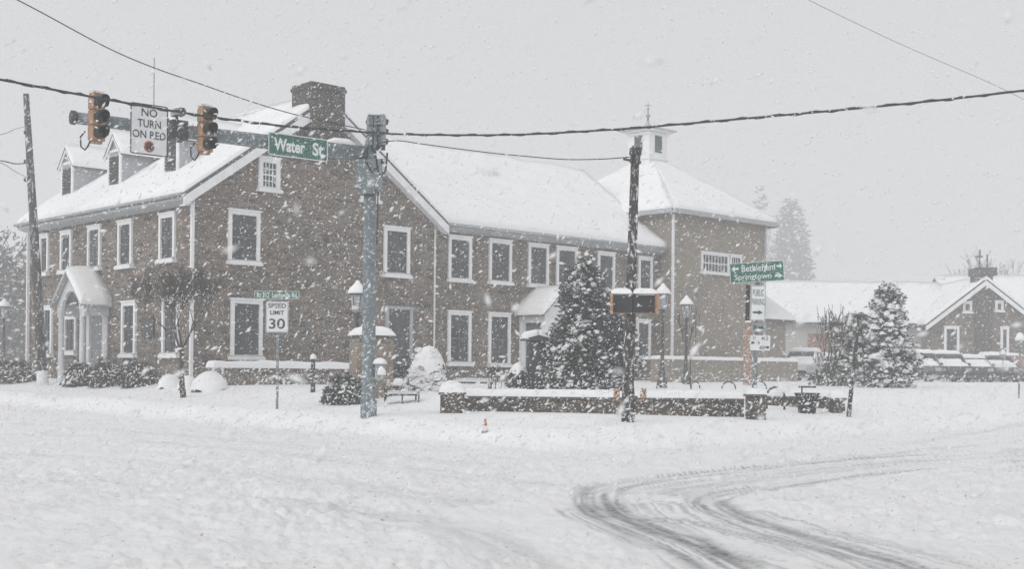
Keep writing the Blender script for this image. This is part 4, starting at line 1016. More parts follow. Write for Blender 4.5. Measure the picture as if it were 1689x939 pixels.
# ================================================================== site furniture
# bicycle hoops
def hoop(px, py, wpx, hpx, lab, rz=.3, r=.03):
    g = ground(px, py); k = g.y / FPX; w = wpx * k / 2; h = hpx * k
    pts = [(-w, 0, -.4), (-w, 0, h - w)] + [(-w * math.cos(math.pi * i / 8), 0, h - w + w * math.sin(math.pi * i / 8)) for i in range(1, 8)] + [(w, 0, h - w), (w, 0, -.4)]
    mb = MB(); mb.tube(pts, r, 8)
    o = mb.build('bike_rack', M['dark_metal'], None, True, g); o.rotation_euler = (0, 0, rz); tag(o, lab, 'bicycle rack', 'buried bicycle hoops behind the planter wall')
hoop(1090, 642, 13, 12, 'black steel hoop just visible under the snow at the foot of the lamp post', 0, .022)
hoop(1147, 642, 15, 12, 'black steel hoop poking from snow below the bare sapling', .2, .022)
hoop(1202, 643, 24, 13, 'black steel hoop arching out of the snow left of the parking sign post', .2, .024)
hoop(1252, 645, 26, 16, 'black steel hoop half hidden behind the parking sign post', .2, .024)
hoop(1279, 675, 30, 36, 'tall black steel hoop standing clear between the right pillar and the trash can', .1, .03)
# trash can
g = ground(1331, 681); k = g.y / FPX
t = thing('trash_can', 'black slatted flared trash can standing in the snow before the short stone wall', 'trash can', g)
mb = MB(); R0, R1, H = 13.5 * k, 19.5 * k, 31 * k
for i in range(26):
    a = 2 * math.pi * i / 26; ca, sa = math.cos(a), math.sin(a); tx_ = Vector((-sa, ca, 0)); rd_ = Vector((ca, sa, 0))
    lo, mi, hi = rd_ * R0, rd_ * (R0 * .45 + R1 * .5), rd_ * R1
    for (a_, b_, z0, z1) in ((lo, mi, 0, H * .6), (mi, hi, H * .6, H)):
        p, q = a_ + Z3 * z0, b_ + Z3 * z1; mb.obox((p + q) / 2, tx_, rd_, (q - p).normalized(), .022, .006, (q - p).length / 2)
mb.build('slats', M['black'], t)
mb = MB(); mb.lathe([(R0 * .9, -.1), (R0 * .92, H * .3), (R1 * .80, H * .9)], 16); mb.build('liner', M['dark_metal'], t, True)
mb = MB(); mb.tube([(R1 * math.cos(2 * math.pi * i / 24), R1 * math.sin(2 * math.pi * i / 24), H) for i in range(25)], .022, 6); mb.build('rim', M['black'], t, True)
mb = MB(); mb.tube([(-.13, 0, H * .85), (-.13, 0, H + .15)], .018, 6); mb.obox((.0, 0, H + .17), (1, 0, 0), (0, 1, 0), (0, 0, 1), .2, .08, .02); mb.build('ash_tray', M['black'], t)
mb = MB(); mb.lump((0, 0, H * .82), R1 * .8, R1 * .8, .08, 12, 4, 1); mb.build('snow_cover', M['snow'], t, True)
# snow drift piled right of the can is part of a low pillar end
pillar('stone_pillar', 'low stone end block with heaped snow right of the trash can', 1366, 1394, 657, ground(1380, 681), .2)
# bench
g = ground(662, 664); k = g.y / FPX
t = thing('garden_bench', 'dark metal bench with curled arms nearly buried in snow behind the traffic pole', 'bench', g, R(12))
L = 27 * k
mb = MB(); mb.obox((0, 0, .19), (1, 0, 0), (0, 1, 0), (0, 0, 1), L, .22, .02)
mb.build('seat', M['dark_metal'], t)
for sx in (-1, 1):
    mb = MB(); mb.tube([(sx * L, -.2, -.2), (sx * L, -.22, .2), (sx * L * .98, -.2, .3), (sx * L * .97, .0, .38), (sx * L * .96, .2, .34), (sx * L * .96, .22, .1), (sx * L * .96, .24, -.2)], .02, 6); mb.build('arm', M['dark_metal'], t, True)
for sx in (-.02,):
    mb = MB(); mb.tube([(0, -.2, -.2), (0, -.2, .18)], .02, 6); mb.build('leg', M['dark_metal'], t, True)
mb = MB(); pts = [(-L + .05, .25, .3)] + [(-L * .2 + L * 1.15 * i / 10, .25, .28 + .2 * math.sin(math.pi * i / 10)) for i in range(11)]; mb.tube(pts, .018, 6); mb.build('back_rail', M['dark_metal'], t, True)
mb = MB(); snow_sheet(mb, (-L, -.2, .212), (L, -.2, .212), (L, .2, .212), (-L, .2, .212), .07, .06, .1, .02, 5); mb.build('snow_cover', M['snow'], t, True)
# litter bin behind bench
g = ground(656, 652); k = g.y / FPX
t = thing('planter_urn', 'small dark planter with a cube of snow on top behind the buried bench', 'planter', g)
mb = MB(); mb.lathe([(.07, -.1), (.08, .05), (.06, .1), (.14, .2), (.16, .24)], 12); mb.build('bowl', M['dark_metal'], t, True)
mb = MB(); mb.lathe([(.15, .242), (.15, .34), (.12, .42), (.05, .45)], 12); mb.build('snow_cover', M['snow'], t, True)
# far low bench
g = ground(780, 641); k = g.y / FPX
t = thing('garden_bench', 'flat backless bench carrying a thin slab of snow below the wing windows', 'bench', g, .05)
L = 33 * k; mb = MB(); mb.obox((0, 0, .18), (1, 0, 0), (0, 1, 0), (0, 0, 1), L, .25, .03); mb.build('seat', M['dark_metal'], t)
for sx in (-1, 1): mb = MB(); mb.box(sx * L * .85 - .05, sx * L * .85 + .05, -.2, .2, -.3, .15); mb.build('leg', M['stone_pale'], t)
mb = MB(); snow_sheet(mb, (-L, -.25, .212), (L, -.25, .212), (L, .25, .212), (-L, .25, .212), .10, .07, .2, .02, 5); mb.build('snow_cover', M['snow'], t, True)
# kiosk
g = ground(884, 646); k = g.y / FPX
t = thing('notice_kiosk', 'dark green notice kiosk with a curved snow cap beside the big evergreen', 'kiosk', g, .25)
H = (646 - 563) * k; mb = MB(); mb.bevbox(-14 * k, 14 * k, -.18, .18, -.3, H, .02); mb.build('cabinet', simple('kiosk_green', (0.035, 0.05, 0.048), .5), t)
mb = MB(); mb.box(-11 * k, 11 * k, -.195, -.181, H * .35, H * .92); mb.build('display', M['louvre'], t)
mb = MB(); mb.prism([(-24 * k, -.3, H + .002), (-22 * k, -.3, H + .08), (0, -.3, H + .17), (22 * k, -.3, H + .08), (24 * k, -.3, H + .002)], (0, .6, 0)); mb.build('roof', M['louvre'], t)
mb = MB()
for sg in (-1, 1): snow_sheet(mb, (sg * 24 * k, -.31, H + .06), (sg * 24 * k, .31, H + .06), (0, .31, H + .172), (0, -.31, H + .172), .17, .12, .12, .01, 1, (1, 1, 1, 0))
mb.build('snow_cover', M['snow'], t, True)
# bollard in front of left wall
g = ground(516, 648); k = g.y / FPX
t = thing('bollard', 'short dark post with a ball of snow on top before the waist high wall', 'bollard', g)
H = 55 * k; mb = MB(); mb.lathe([(.075, -.3), (.07, .1), (.06, H - .08), (.075, H - .05), (.06, H)], 10); mb.build('post', M['dark_metal'], t, True)
mb = MB(); mb.lump((0, 0, H), .1, .1, .16, 10, 5, 2, .08); mb.build('snow_cover', M['snow'], t, True)
# cone
g = ground(800, 713); k = g.y / FPX
t = thing('traffic_cone', 'orange and white traffic cone buried to half its height in the verge snow', 'traffic cone', g)
mb = MB(); H = 21 * k; mb.lathe([(5.5 * k, -.05), (3.4 * k, H * .5)], 14); mb.build('white_band', M['letter_white'], t, True)
mb = MB(); mb.lathe([(3.38 * k, H * .5 + .001), (1.6 * k, H), (1.0 * k, H + .01)], 14); mb.build('tip', M['orange'], t, True)
mb = MB(); mb.lathe([(5.9 * k, -.15), (5.6 * k, .02)], 14); mb.build('collar', M['sign_back'], t, True)
# leaning pole, small sign posts on the right
g = ground(1398, 688); tp = P(1417, 525, g.y) - g
t = thing('leaning_post', 'thin dark post leaning right in the snow before the conical evergreen', 'post', g)
mb = MB(); mb.tube([(0, 0, -.3), tp * .33 + Vector((.01, 0, 0)), tp * .66, tp], [4 * g.y / FPX, 3.6 * g.y / FPX, 3.2 * g.y / FPX, 2.6 * g.y / FPX], 8); mb.build('shaft', M['wood_grey'], t, True)
mb = MB(); mb.tube([tp * .99, tp * 1.04], [4.2 * g.y / FPX, 3.5 * g.y / FPX], 8); mb.build('cap', M['dark_metal'], t, True)
for px, pyb, pyt, lab in ((1653, 631, 575, 'slim signpost with snowed over panel beside the parked cars'), (1680, 657, 545, 'taller slim signpost with snowed over panel at the right edge of the picture')):
    g = ground(px, pyb); k = g.y / FPX; H = (pyb - pyt) * k
    t = thing('sign_post', lab, 'sign post', g); mb = MB(); mb.tube([(0, 0, -.3), (.05, 0, H)], .03, 6); mb.build('channel', M['galv'], t, True)
    mb = MB(); mb.prism([(x * .9, -.05, z + H - .25) for x, z in rrect(.4, .5, .03)], (0, .012, 0)); mb.build('panel', M['sign_back'], t)
    mb = MB(); mb.lump((0, -.06, H - .35), .17, .04, .28, 10, 5, 2, .1); mb.build('snow_cover', M['snow'], t, True)

# ---- left utility pole
g = ground(71, 637); k = g.y / FPX
t = thing('utility_pole', 'tall dark wooden pole leaning left in front of the long left facade', 'utility pole', g)
tp = P(43, 155, g.y) - g
mb = MB(); mb.tube([(0, 0, -.3), tp * .3, tp * .65, tp], [9 * k, 8 * k, 6.6 * k, 4.8 * k], 10); mb.build('shaft', M['wood_grey'], t, True)
mb = MB(); mb.tube([(0, 0, -.1), tp.normalized() * 25 * k], [9.8 * k, 9.4 * k], 12); mb.build('reflective_sleeve', M['letter_white'], t, True)
for py in (270, 222, 300):
    q = P(48, py, g.y) - g; mb = MB(); mb.lathe([(.02, 0), (.05, .03), (.03, .06), (.05, .09), (.03, .13)], 8, (q.x - .12, q.y - .1, q.z)); mb.tube([(q.x, q.y, q.z), (q.x - .12, q.y - .1, q.z)], .015, 5); mb.build('insulator', M['dark_metal'], t, True)
LPOLE = (g, tp)

# ---- cables
def cable(name, label, pts, Ys, r, sub=6, twist=False):
    q = [P(x, y, Y) for (x, y), Y in zip(pts, Ys)]
    out = []
    for i in range(len(q) - 1):
        a, b, c_, d = q[max(i - 1, 0)], q[i], q[i + 1], q[min(i + 2, len(q) - 1)]
        for j in range(sub):
            u = j / sub; out.append(0.5 * ((2 * b) + (-a + c_) * u + (2 * a - 5 * b + 4 * c_ - d) * u * u + (-a + 3 * b - 3 * c_ + d) * u ** 3))
    out.append(q[-1]); mb = MB(); mb.tube(out, r, 6)
    if twist:
        L = 0; h = []
        for a, b in zip(out, out[1:]):
            n = max(1, int((b - a).length / .12))
            for j in range(n):
                p = a + (b - a) * j / n; L += (b - a).length / n; h.append(p + Vector((0, math.cos(L * 9) * r * 1.3, math.sin(L * 9) * r * 1.3)))
        mb.tube(h, r * .55, 4)
    tag(mb.build(name, M['cable'], None, True), label, 'cable', 'cables over the junction')
Y0 = PY - .4
cable('overhead_cable', 'thick braided black cable sagging across the whole picture above the traffic lights',
      [(-150, 104), (0, 131), (160, 161), (330, 190), (480, 209), (605, 218), (690, 222), (850, 222), (1020, 213), (1130, 204), (1400, 180), (1560, 164), (1689, 149), (1850, 130)],
      [Y0 - 8, Y0 - 6.2, Y0 - 4.6, Y0 - 2.8, Y0 - 1.2, Y0, Y0 - .4, Y0 - 1, Y0 - 1.6, Y0 - 2, Y0 - 3, Y0 - 3.6, Y0 - 4, Y0 - 4.5], .022, 6, True)
cable('overhead_cable', 'thin black cable dropping steeply from the upper left to the chimney front',
      [(-120, -70), (30, 0), (170, 75), (250, 110), (330, 138), (410, 166), (480, 187), (560, 205), (602, 214)], [20, 21.5, 23, 23.8, 24.6, 25.4, 26, 26.5, Y0], .010)
cable('overhead_cable', 'thin black cable running from the traffic pole to the top of the wooden pole',
      [(625, 236), (655, 232), (700, 238), (800, 251), (870, 258), (935, 263), (1000, 262), (1046, 258)], [Y0 + .2, Y0 + .1, Y0, Y0 - .1, Y0 - .2, Y0 - .3, WY + .1, WY], .011)
cable('overhead_cable', 'faint thin wire crossing the sky at the upper right',
      [(1250, -45), (1335, 0), (1480, 70), (1640, 140), (1760, 200)], [30, 32, 34, 36, 38], .006)
cable('overhead_cable', 'black service cable entering from the left edge to the leaning wooden pole', [(-80, 258), (0, 265), (25, 270), (47, 269)], [34, 37, 38, LPOLE[0].y - .1], .018)
cable('overhead_cable', 'thin wire sloping up to the leaning wooden pole from the left edge', [(-80, 230), (0, 222), (25, 213), (45, 208)], [34, 37, 38, LPOLE[0].y - .1], .008)
cable('overhead_cable', 'thin wire sloping down to the leaning wooden pole below the service cable', [(-80, 240), (0, 268), (25, 283), (50, 295)], [34, 37, 38, LPOLE[0].y - .1], .009)

# ================================================================== vegetation
def tufts(mb, c, n, ln, rs, flat=.6, up=.1, w=.16):
    """n narrow leaf spikes around c"""
    for _ in range(n):
        a = rs.uniform(0, 6.283); e = rs.uniform(-.6, .9) * flat + up
        d = Vector((math.cos(a) * math.cos(e), math.sin(a) * math.cos(e), math.sin(e))); L = ln * rs.uniform(.6, 1.3)
        s = d.cross(Vector((rs.uniform(-1, 1), rs.uniform(-1, 1), rs.uniform(-1, 1)))).normalized() * L * w
        o = c + Vector((rs.uniform(-1, 1), rs.uniform(-1, 1), rs.uniform(-1, 1))) * ln * .35; m = o + d * L * .5
        mb.add([o, m + s, o + d * L, m - s], [(0, 1, 2), (0, 2, 3)])
def blob(mb, c, r, rs, fl=.55):
    k = [rs.uniform(.75, 1.3) for _ in range(6)]; a = rs.uniform(0, 1.57); ca, sa = math.cos(a), math.sin(a)
    vs = []; 
    for j, (el, rr) in enumerate(((-.35, .75), (.35, .8))):
        for i in range(6):
            t_ = i * 1.0472 + a + j * .5; vs.append((c[0] + math.cos(t_) * r * rr * k[i], c[1] + math.sin(t_) * r * rr * k[(i + 2) % 6], c[2] + el * r * fl * 2 * .6))
    vs += [(c[0], c[1], c[2] - r * fl * .6), (c[0] + .1 * r, c[1], c[2] + r * fl)]
    fs = [(i, (i + 1) % 6, 6 + (i + 1) % 6) for i in range(6)] + [(i, 6 + (i + 1) % 6, 6 + i) for i in range(6)] + [((i + 1) % 6, i, 12) for i in range(6)] + [(6 + i, 6 + (i + 1) % 6, 13) for i in range(6)]
    mb.add(vs, fs)
def conifer(name, label, g, H, RR, seed, nb=260, ln=.14, mat='needle', snow=.5, trunk_mat='bark', cone=.75, group=None, blobr=.07, per=7, droop=.25, cat='tree', foot=.03, inner=1.0):
    rs = random.Random(seed); t = thing(name, label, cat, g, 0, group)
    fo = MB(); sn = MB(); tr = MB()
    tr.tube([(0, 0, -.3), (0, 0, H * .5), (0, 0, H * .96)], [RR * .06 + .03, RR * .035 + .02, .01], 7)
    for i in range(nb):
        f = (i + rs.random()) / nb; f = foot + (1 - foot) * (1 - math.sqrt(1 - f) if cone > .5 else f)
        env = RR * (1 - f) ** cone * (1 if f > .12 else .75 + f * 2) * rs.uniform(.62, 1.12) + .05 * RR
        a = i * 2.39996 + rs.uniform(-.4, .4); z = f * H; env *= 1 + .55 * mnoise.noise(Vector((math.cos(a) * 1.4, math.sin(a) * 1.4, z * 1.1 / RR + seed))); nseg = max(2, int(per * (.35 + .65 * env / RR)))
        if rs.random() < .3: tr.tube([(0, 0, z), (math.cos(a) * env * .6, math.sin(a) * env * .6, z - droop * env * .2)], [.012 * RR + .004, .003], 3, False)
        for j in range(nseg):
            u = 1 - (j / nseg) * .75 * inner; u *= rs.uniform(.92, 1.04)
            rr = env * u; zz = z - droop * env * u * u + .18 * env * u + rs.uniform(-.3, .3) * ln
            c = Vector((math.cos(a + rs.uniform(-.12, .12)) * rr, math.sin(a + rs.uniform(-.12, .12)) * rr, max(.02, zz)))
            tufts(fo, c, 6, ln, rs)
            pn = mnoise.noise(Vector((c.x * 2.2 / RR * 1.2, c.y * 2.2 / RR * 1.2, c.z * 2.6 / RR + seed)))
            if rs.random() < snow * (1.0 if j < 2 else .5) * (1 + 2.2 * pn):
                blob(sn, (c.x, c.y, c.z + ln * .28), blobr * rs.uniform(.4, 1.3) * (1 + 1.5 * max(0, pn)), rs, rs.uniform(.4, .8))
    blob(sn, (0, 0, H * 1.0), blobr * 1.6, rs, .8)
    tr.build('trunk', M[trunk_mat], t, True); fo.build('foliage', M[mat], t); sn.build('snow_cover', M['snow'], t)
    return t
def bush(name, label, g, rx, ry, rz, seed, n=700, ln=.12, mat='leaf_dull', snow=.3, cap=0.0, group=None, blobr=.06, cat='shrub', zc=0.0):
    rs = random.Random(seed); t = thing(name, label, cat, g, 0, group); fo = MB(); sn = MB(); st = MB()
    for i in range(n):
        a = rs.uniform(0, 6.283); e = rs.uniform(-.1, 1.0); e = math.asin(max(-1, min(1, e))); u = rs.uniform(.55, 1.0) ** .5 * (.93 if cap else 1) * (1 + .14 * math.sin(3 * a + seed) + .1 * math.sin(7 * a + 2 * e))
        c = Vector((rx * u * math.cos(e) * math.cos(a), ry * u * math.cos(e) * math.sin(a), max(0.02, zc + rz * u * math.sin(e))))
        tufts(fo, c, 6, ln, rs, flat=1.2, up=.25)
        if rs.random() < snow * (.4 + .6 * math.sin(max(0, e))): blob(sn, (c.x, c.y, c.z + ln * .3), blobr * rs.uniform(.5, 1.5), rs)
    for i in range(10): a = i * .63; st.tube([(0, 0, -.2), (rx * .3 * math.cos(a), ry * .3 * math.sin(a), rz * .4), (rx * .7 * math.cos(a), ry * .7 * math.sin(a), rz * .75)], [.02, .014, .005], 4, False)
    st.build('stems', M['bark'], t); fo.build('foliage', M[mat], t)
    if cap > 0:
        k = int(24); vs = []; m = 12
        for j in range(m):
            e = math.pi / 2 * (1 - j / (m - 1) * cap)
            for i in range(k):
                a = 2 * math.pi * i / k; w = 1.14 + .05 * math.sin(3 * a + seed) + .02 * math.sin(5 * a + j * .5); lowe = (.10 * math.sin(4 * a + seed) + .06 * math.sin(9 * a)) * (j / (m - 1)) ** 2
                vs.append((rx * w * math.cos(e + lowe) * math.cos(a), ry * w * math.cos(e + lowe) * math.sin(a), zc + rz * 1.14 * math.sin(e + lowe)))
        fs = [(j * k + i, (j + 1) * k + i, (j + 1) * k + (i + 1) % k, j * k + (i + 1) % k) for j in range(m - 1) for i in range(k)]
        s2 = MB(); s2.add(vs, fs); s2.build('snow_cap', M['snow'], t, True)
    if sn.v: sn.build('snow_cover', M['snow'], t)
    return t
def bare(name, label, g, H, spread, seed, levels=5, r0=.07, mat='bark', trunk_h=.35, nb=4, group=None, stems=1, cat='tree', snow=True, upw=.35, twig=.004, nsplit=(2, 3), reach=.36):
    rs = random.Random(seed); t = thing(name, label, cat, g, 0, group); tr = MB(); br = MB(); sn = MB()
    def grow(p, d, L, r, lv):
        n = 3; pts = [p]; 
        for i in range(n):
            d = (d + Vector((rs.uniform(-1, 1), rs.uniform(-1, 1), rs.uniform(-.6, 1) * .6 + upw * .3)) * .2).normalized(); pts.append(pts[-1] + d * L / n)
        rad = [max(twig, r * (1 - .45 * i / n)) for i in range(n + 1)]
        (tr if lv == levels else br).tube(pts, rad, 6 if r > .02 else 3, False)
        if snow and lv >= 1 and rs.random() < .35 and abs(d.z) < .85:
            m_ = (pts[1] + pts[2]) / 2; sn.tube([pts[1] + Z3 * r * .8, m_ + Z3 * r * 1.1, pts[2] + Z3 * r * .8], [twig, max(twig * 1.6, r * .7), twig], 4)
        if lv == 0: return
        for i in range(rs.randint(*nsplit) + (1 if lv == levels else 0)):
            a = rs.uniform(0, 6.283); side = Vector((math.cos(a), math.sin(a), rs.uniform(-.1, .6)))
            nd = (d * rs.uniform(.5, 1.1) + side * spread + Z3 * upw).normalized(); q = pts[rs.choice((2, 3, 3))] if lv < levels else pts[3] - d * rs.uniform(0, L * .25)
            grow(q, nd, L * rs.uniform(.58, .82) if lv < levels else H * (1 - trunk_h) * reach, rad[-1] * rs.uniform(.55, .85), lv - 1)
    for s_ in range(stems):
        o = Vector((rs.uniform(-1, 1), rs.uniform(-1, 1), 0)) * (.12 if stems > 1 else 0); d = Vector((rs.uniform(-1, 1) * (.3 if stems > 1 else .05), rs.uniform(-1, 1) * (.3 if stems > 1 else .05), 1)).normalized()
        grow(o - Z3 * .1, d, H * trunk_h, r0, levels)
    tr.build('trunk', M[mat], t, True); br.build('branches', M[mat], t, True)
    if sn.v: sn.build('snow_cover', M['snow'], t, True)
    return t
def gp(px, py): 
    g = ground(px, py); return g, g.y / FPX
# the big evergreen
g = ground(962, 650); g = Vector((g.x, g.y + 1.2, 0)); g = P(965, 645, g.y); g.z = float(base_h(g.x, g.y)); k = g.y / FPX
conifer('evergreen_tree', 'big dark conical evergreen loaded with snow behind the wooden pole', g, P(985, 420, g.y).z - g.z, 82 * k, 3, 760, .17, snow=.8, cone=.52, blobr=.06, per=10, foot=.0, droop=.3)
# leaning of snow clumps handled by random blobs; conical pair on the right
g, k = gp(1462, 640); conifer('evergreen_tree', 'broad snow plastered arborvitae right of the leaning post', g, (640 - 470) * k, 48 * k, 8, 520, .17, snow=.75, cone=.5, blobr=.10, per=7, foot=0, droop=.1)
g, k = gp(1412, 638); conifer('evergreen_shrub', 'lower snow covered evergreen shrub between the bare bush and the arborvitae', g, (638 - 520) * k, 46 * k, 9, 380, .16, snow=.55, cone=.42, blobr=.12, per=6, foot=0, droop=.1, cat='shrub')
g, k = gp(1368, 638); bare('bare_shrub', 'tall bare multi stemmed shrub with upright twigs left of the snowy evergreens', g, (638 - 478) * k, .30, 5, 3, .035, stems=9, trunk_h=.40, cat='shrub', upw=.55, twig=.010, nsplit=(1, 3))
g, k = gp(1372, 637); bush('evergreen_shrub', 'low dark shrub around the foot of the bare multi stemmed bush', g, 30 * k, .6, 38 * k, 12, 260, .14, 'needle', .5)
# round snow-capped bush
g, k = gp(707, 646); bush('round_shrub', 'rounded shrub with a tall smooth dome of snow left of the planter wall', g, 30 * k, 30 * k * .9, 66 * k, 4, 900, .11, 'leaf_dull', .9, cap=.68, blobr=.12)
g, k = gp(570, 666); bush('dark_shrub', 'low dark evergreen shrub left of the traffic pole foot', g, 34 * k, .5, 40 * k, 5, 900, .11, 'needle', .10)
g, k = gp(855, 646); bush('round_shrub', 'small shrub under a squarish block of snow left of the notice kiosk', g, 18 * k, .45, 42 * k, 6, 300, .11, 'needle', .1, cap=.55)
g, k = gp(815, 646); bare('bare_shrub', 'small leafless bush below the second wing window', g, 60 * k, .5, 6, 3, .015, stems=5, trunk_h=.35, cat='shrub', twig=.006)
g, k = gp(652, 645); bush('dark_shrub', 'dark shrub at the side door behind the stone pier', g + Vector((.2, 3, 0)), .7, .5, 1.1, 15, 300, .12, 'leaf_dull', .2)
# left tree in front of the corner, with a dense head of twigs
g, k = gp(303, 656); st_ = bare('street_tree', 'small leafless street tree with a dense round head of twigs at the building corner', g, (656 - 425) * k * .90, 1.0, 33, 6, 5.5 * k, trunk_h=.44, upw=.50, twig=.0055, nsplit=(3, 4), reach=.46); st_.rotation_euler = (0, 0, R(180))
g = P(1141, 640, 41.5); g.z = float(base_h(g.x, g.y)); bare('sapling', 'thin bare sapling right of the second lamp post', g, 2.9, .35, 4, 4, .03, trunk_h=.3, upw=.5, twig=.007)
# hedges along the left facade
for i, (px, w, h, lab) in enumerate(((20, 70, 34, 'dark twiggy hedge clump left of the leaning wooden pole'), (130, 40, 34, 'dark twiggy foundation shrub below the portico column'), (175, 46, 36, 'dark twiggy foundation shrub in the middle of the left facade row'), (225, 40, 32, 'dark twiggy foundation shrub at the right end of the left facade row'))):
    g, k = gp(px, 632 if i == 0 else 637); bush('foundation_shrub', lab, g, w * k * .62, .7, h * k, 30 + i, 900, .13, 'leaf_dull', .12, group='shrubs along the left facade')
# snow mounds on low shrubs
for i, (px, py, w, h, lab) in enumerate(((280, 640, 17, 23, 'snow heaped low shrub left of the street tree trunk'), (311, 641, 15, 22, 'snow heaped low shrub right of the street tree trunk'), (347, 644, 27, 31, 'largest snow heaped low shrub below the left end of the stone wall'))):
    g, k = gp(px, py); g.z -= .07; bush('low_shrub', lab, g, w * k, .55, h * k, 40 + i, 90, .09, 'leaf_dull', .1, cap=.96, group='snow heaped shrubs at the building corner')
# misty trees
def dep(px, Y): q = P(px, 600, Y); return Vector((q.x, q.y, float(base_h(q.x, q.y))))
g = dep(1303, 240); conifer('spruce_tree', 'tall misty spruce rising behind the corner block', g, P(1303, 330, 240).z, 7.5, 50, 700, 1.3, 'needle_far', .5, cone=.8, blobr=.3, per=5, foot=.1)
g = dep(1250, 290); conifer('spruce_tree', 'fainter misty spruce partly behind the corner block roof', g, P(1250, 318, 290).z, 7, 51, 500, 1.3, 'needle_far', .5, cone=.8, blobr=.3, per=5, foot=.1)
for i, (px, Y, pt, lab) in enumerate(((-40, 75, 330, 'misty bare tree filling the far left edge'), (25, 95, 420, 'misty bare tree beyond the left end of the building'), (1615, 130, 405, 'faint bare tree top behind the far house chimney'), (1685, 135, 400, 'faint bare tree at the far right behind the roofs'))):
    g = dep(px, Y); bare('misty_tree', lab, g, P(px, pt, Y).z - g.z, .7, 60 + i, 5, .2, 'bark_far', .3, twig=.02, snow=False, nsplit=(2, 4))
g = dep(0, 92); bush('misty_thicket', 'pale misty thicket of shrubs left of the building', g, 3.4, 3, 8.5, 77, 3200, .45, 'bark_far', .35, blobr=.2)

# ================================================================== far house
FY = 84.0; k = FY / FPX
def F(px, z, dy=0): q = P(px, 600, FY); return Vector((q.x, FY + dy, z))
hs_ = thing('far_house', 'hazy low stone house with central gable chimney and long snowy roof behind the parked cars', 'house', (0, 0, 0))
ez_, az__ = P(1540, 530, FY).z, P(1622, 464, FY).z
x0, x1 = F(1536, 0).x, F(1708, 0).x; xm = (x0 + x1) / 2
MB().prism([(x0, FY, .3), (x1, FY, .3), (x1, FY, ez_), (xm, FY, az__), (x0, FY, ez_)], (0, 9, 0)).build('gable_wall', M['stone'], hs_)
r_ = MB(); s_ = MB(); rkb = MB(); pit = (az__ - ez_) / (xm - x0)
for sg, xe in ((-1, x0), (1, x1)):
    xx = xe + sg * .5; zz = ez_ - .5 * pit
    a = [(xx, FY - .35, zz + .16), (xx, FY + 9.3, zz + .16), (xm, FY + 9.3, az__ + .16), (xm, FY - .35, az__ + .16)]
    slab(r_, *a, .12); snow_sheet(s_, *a, .25, .15, .6, .04, sg, (1, 1, 1, 0))
    rkb.prism([(xx, FY - .40, zz + .02), (xm, FY - .40, az__ + .02), (xm, FY - .40, az__ - .3), (xx, FY - .40, zz - .28)], (0, .05, 0))
ro = r_.build('gable_roof', M['shingle'], hs_); s_.build('snow_cover', M['snow'], ro, True); rkb.build('rake_board', M['trim'], hs_)
cx0, cx1 = F(1607, 0).x, F(1634, 0).x
c_ = MB(); c_.box(cx0, cx1, FY - .25, FY + .9, .3, P(1620, 455, FY).z); c_.box(cx0 - .1, cx1 + .25, FY - .35, FY + 1.0, P(1620, 455, FY).z, P(1620, 442, FY).z); c_.build('chimney', M['stone_dark'], hs_)
mb = MB(); mb.tube([(cx0 + .3, FY, 8.0), (cx0 + .3, FY, P(1622, 412, FY).z)], .05, 6); mb.tube([(cx1 - .3, FY, 8.0), (cx1 - .3, FY, P(1626, 420, FY).z)], .05, 6); mb.box(cx0, cx0 + .5, FY, FY + .05, 9.2, 9.3); mb.build('roof_vent', M['dark_metal'], hs_)
HO = Vector((0, FY, 0)); HX = Vector((1, 0, 0)); HN = Vector((0, -1, 0))
for x_0, x_1, yt, yb in ((1588, 1603, 498, 515), (1641, 1655, 497, 513), (1557, 1582, 539, 585), (1650, 1664, 540, 585)):
    win_px(HO, HX, HN, x_0, x_1, yt, yb, bars=(2, 3), fw=.16, parent=hs_)
# long wing to the left
xl = F(1240, 0).x; Yw = FY + 2.0
we = P(1400, 533, Yw).z; wr = P(1400, 470, Yw + 6).z
MB().box(xl, x0, Yw, Yw + 11, .3, we - .05).build('long_wall', M['siding'], hs_)
MB().box(P(1375, 0, Yw).x, P(1462, 0, Yw).x, Yw - .08, Yw, .3, we - .3).build('stone_panel', M['stone'], hs_)
MB().box(P(1338, 0, Yw).x, P(1372, 0, Yw).x, Yw - .1, Yw, .3, P(1355, 551, Yw).z).build('garage_door', M['brick'], hs_)
r_ = MB(); s_ = MB()
a = [(xl - .3, Yw - .5, we), (x0 + 3, Yw - .5, we), (x0 + 3, Yw + 5.8, wr), (xl - .3, Yw + 5.8, wr)]; slab(r_, *a, .16); snow_sheet(s_, *a, .26, .15, .7, .05, 2, (1, 0, 1, 0))
a = [(x0 + 3, Yw + 12, we), (xl - .3, Yw + 12, we), (xl - .3, Yw + 5.8, wr), (x0 + 3, Yw + 5.8, wr)]; slab(r_, *a, .16); snow_sheet(s_, *a, .26, .15, .9, .05, 2, (0, 1, 1, 0))
ro = r_.build('long_roof', M['shingle'], hs_); s_.build('snow_cover', M['snow'], ro, True)
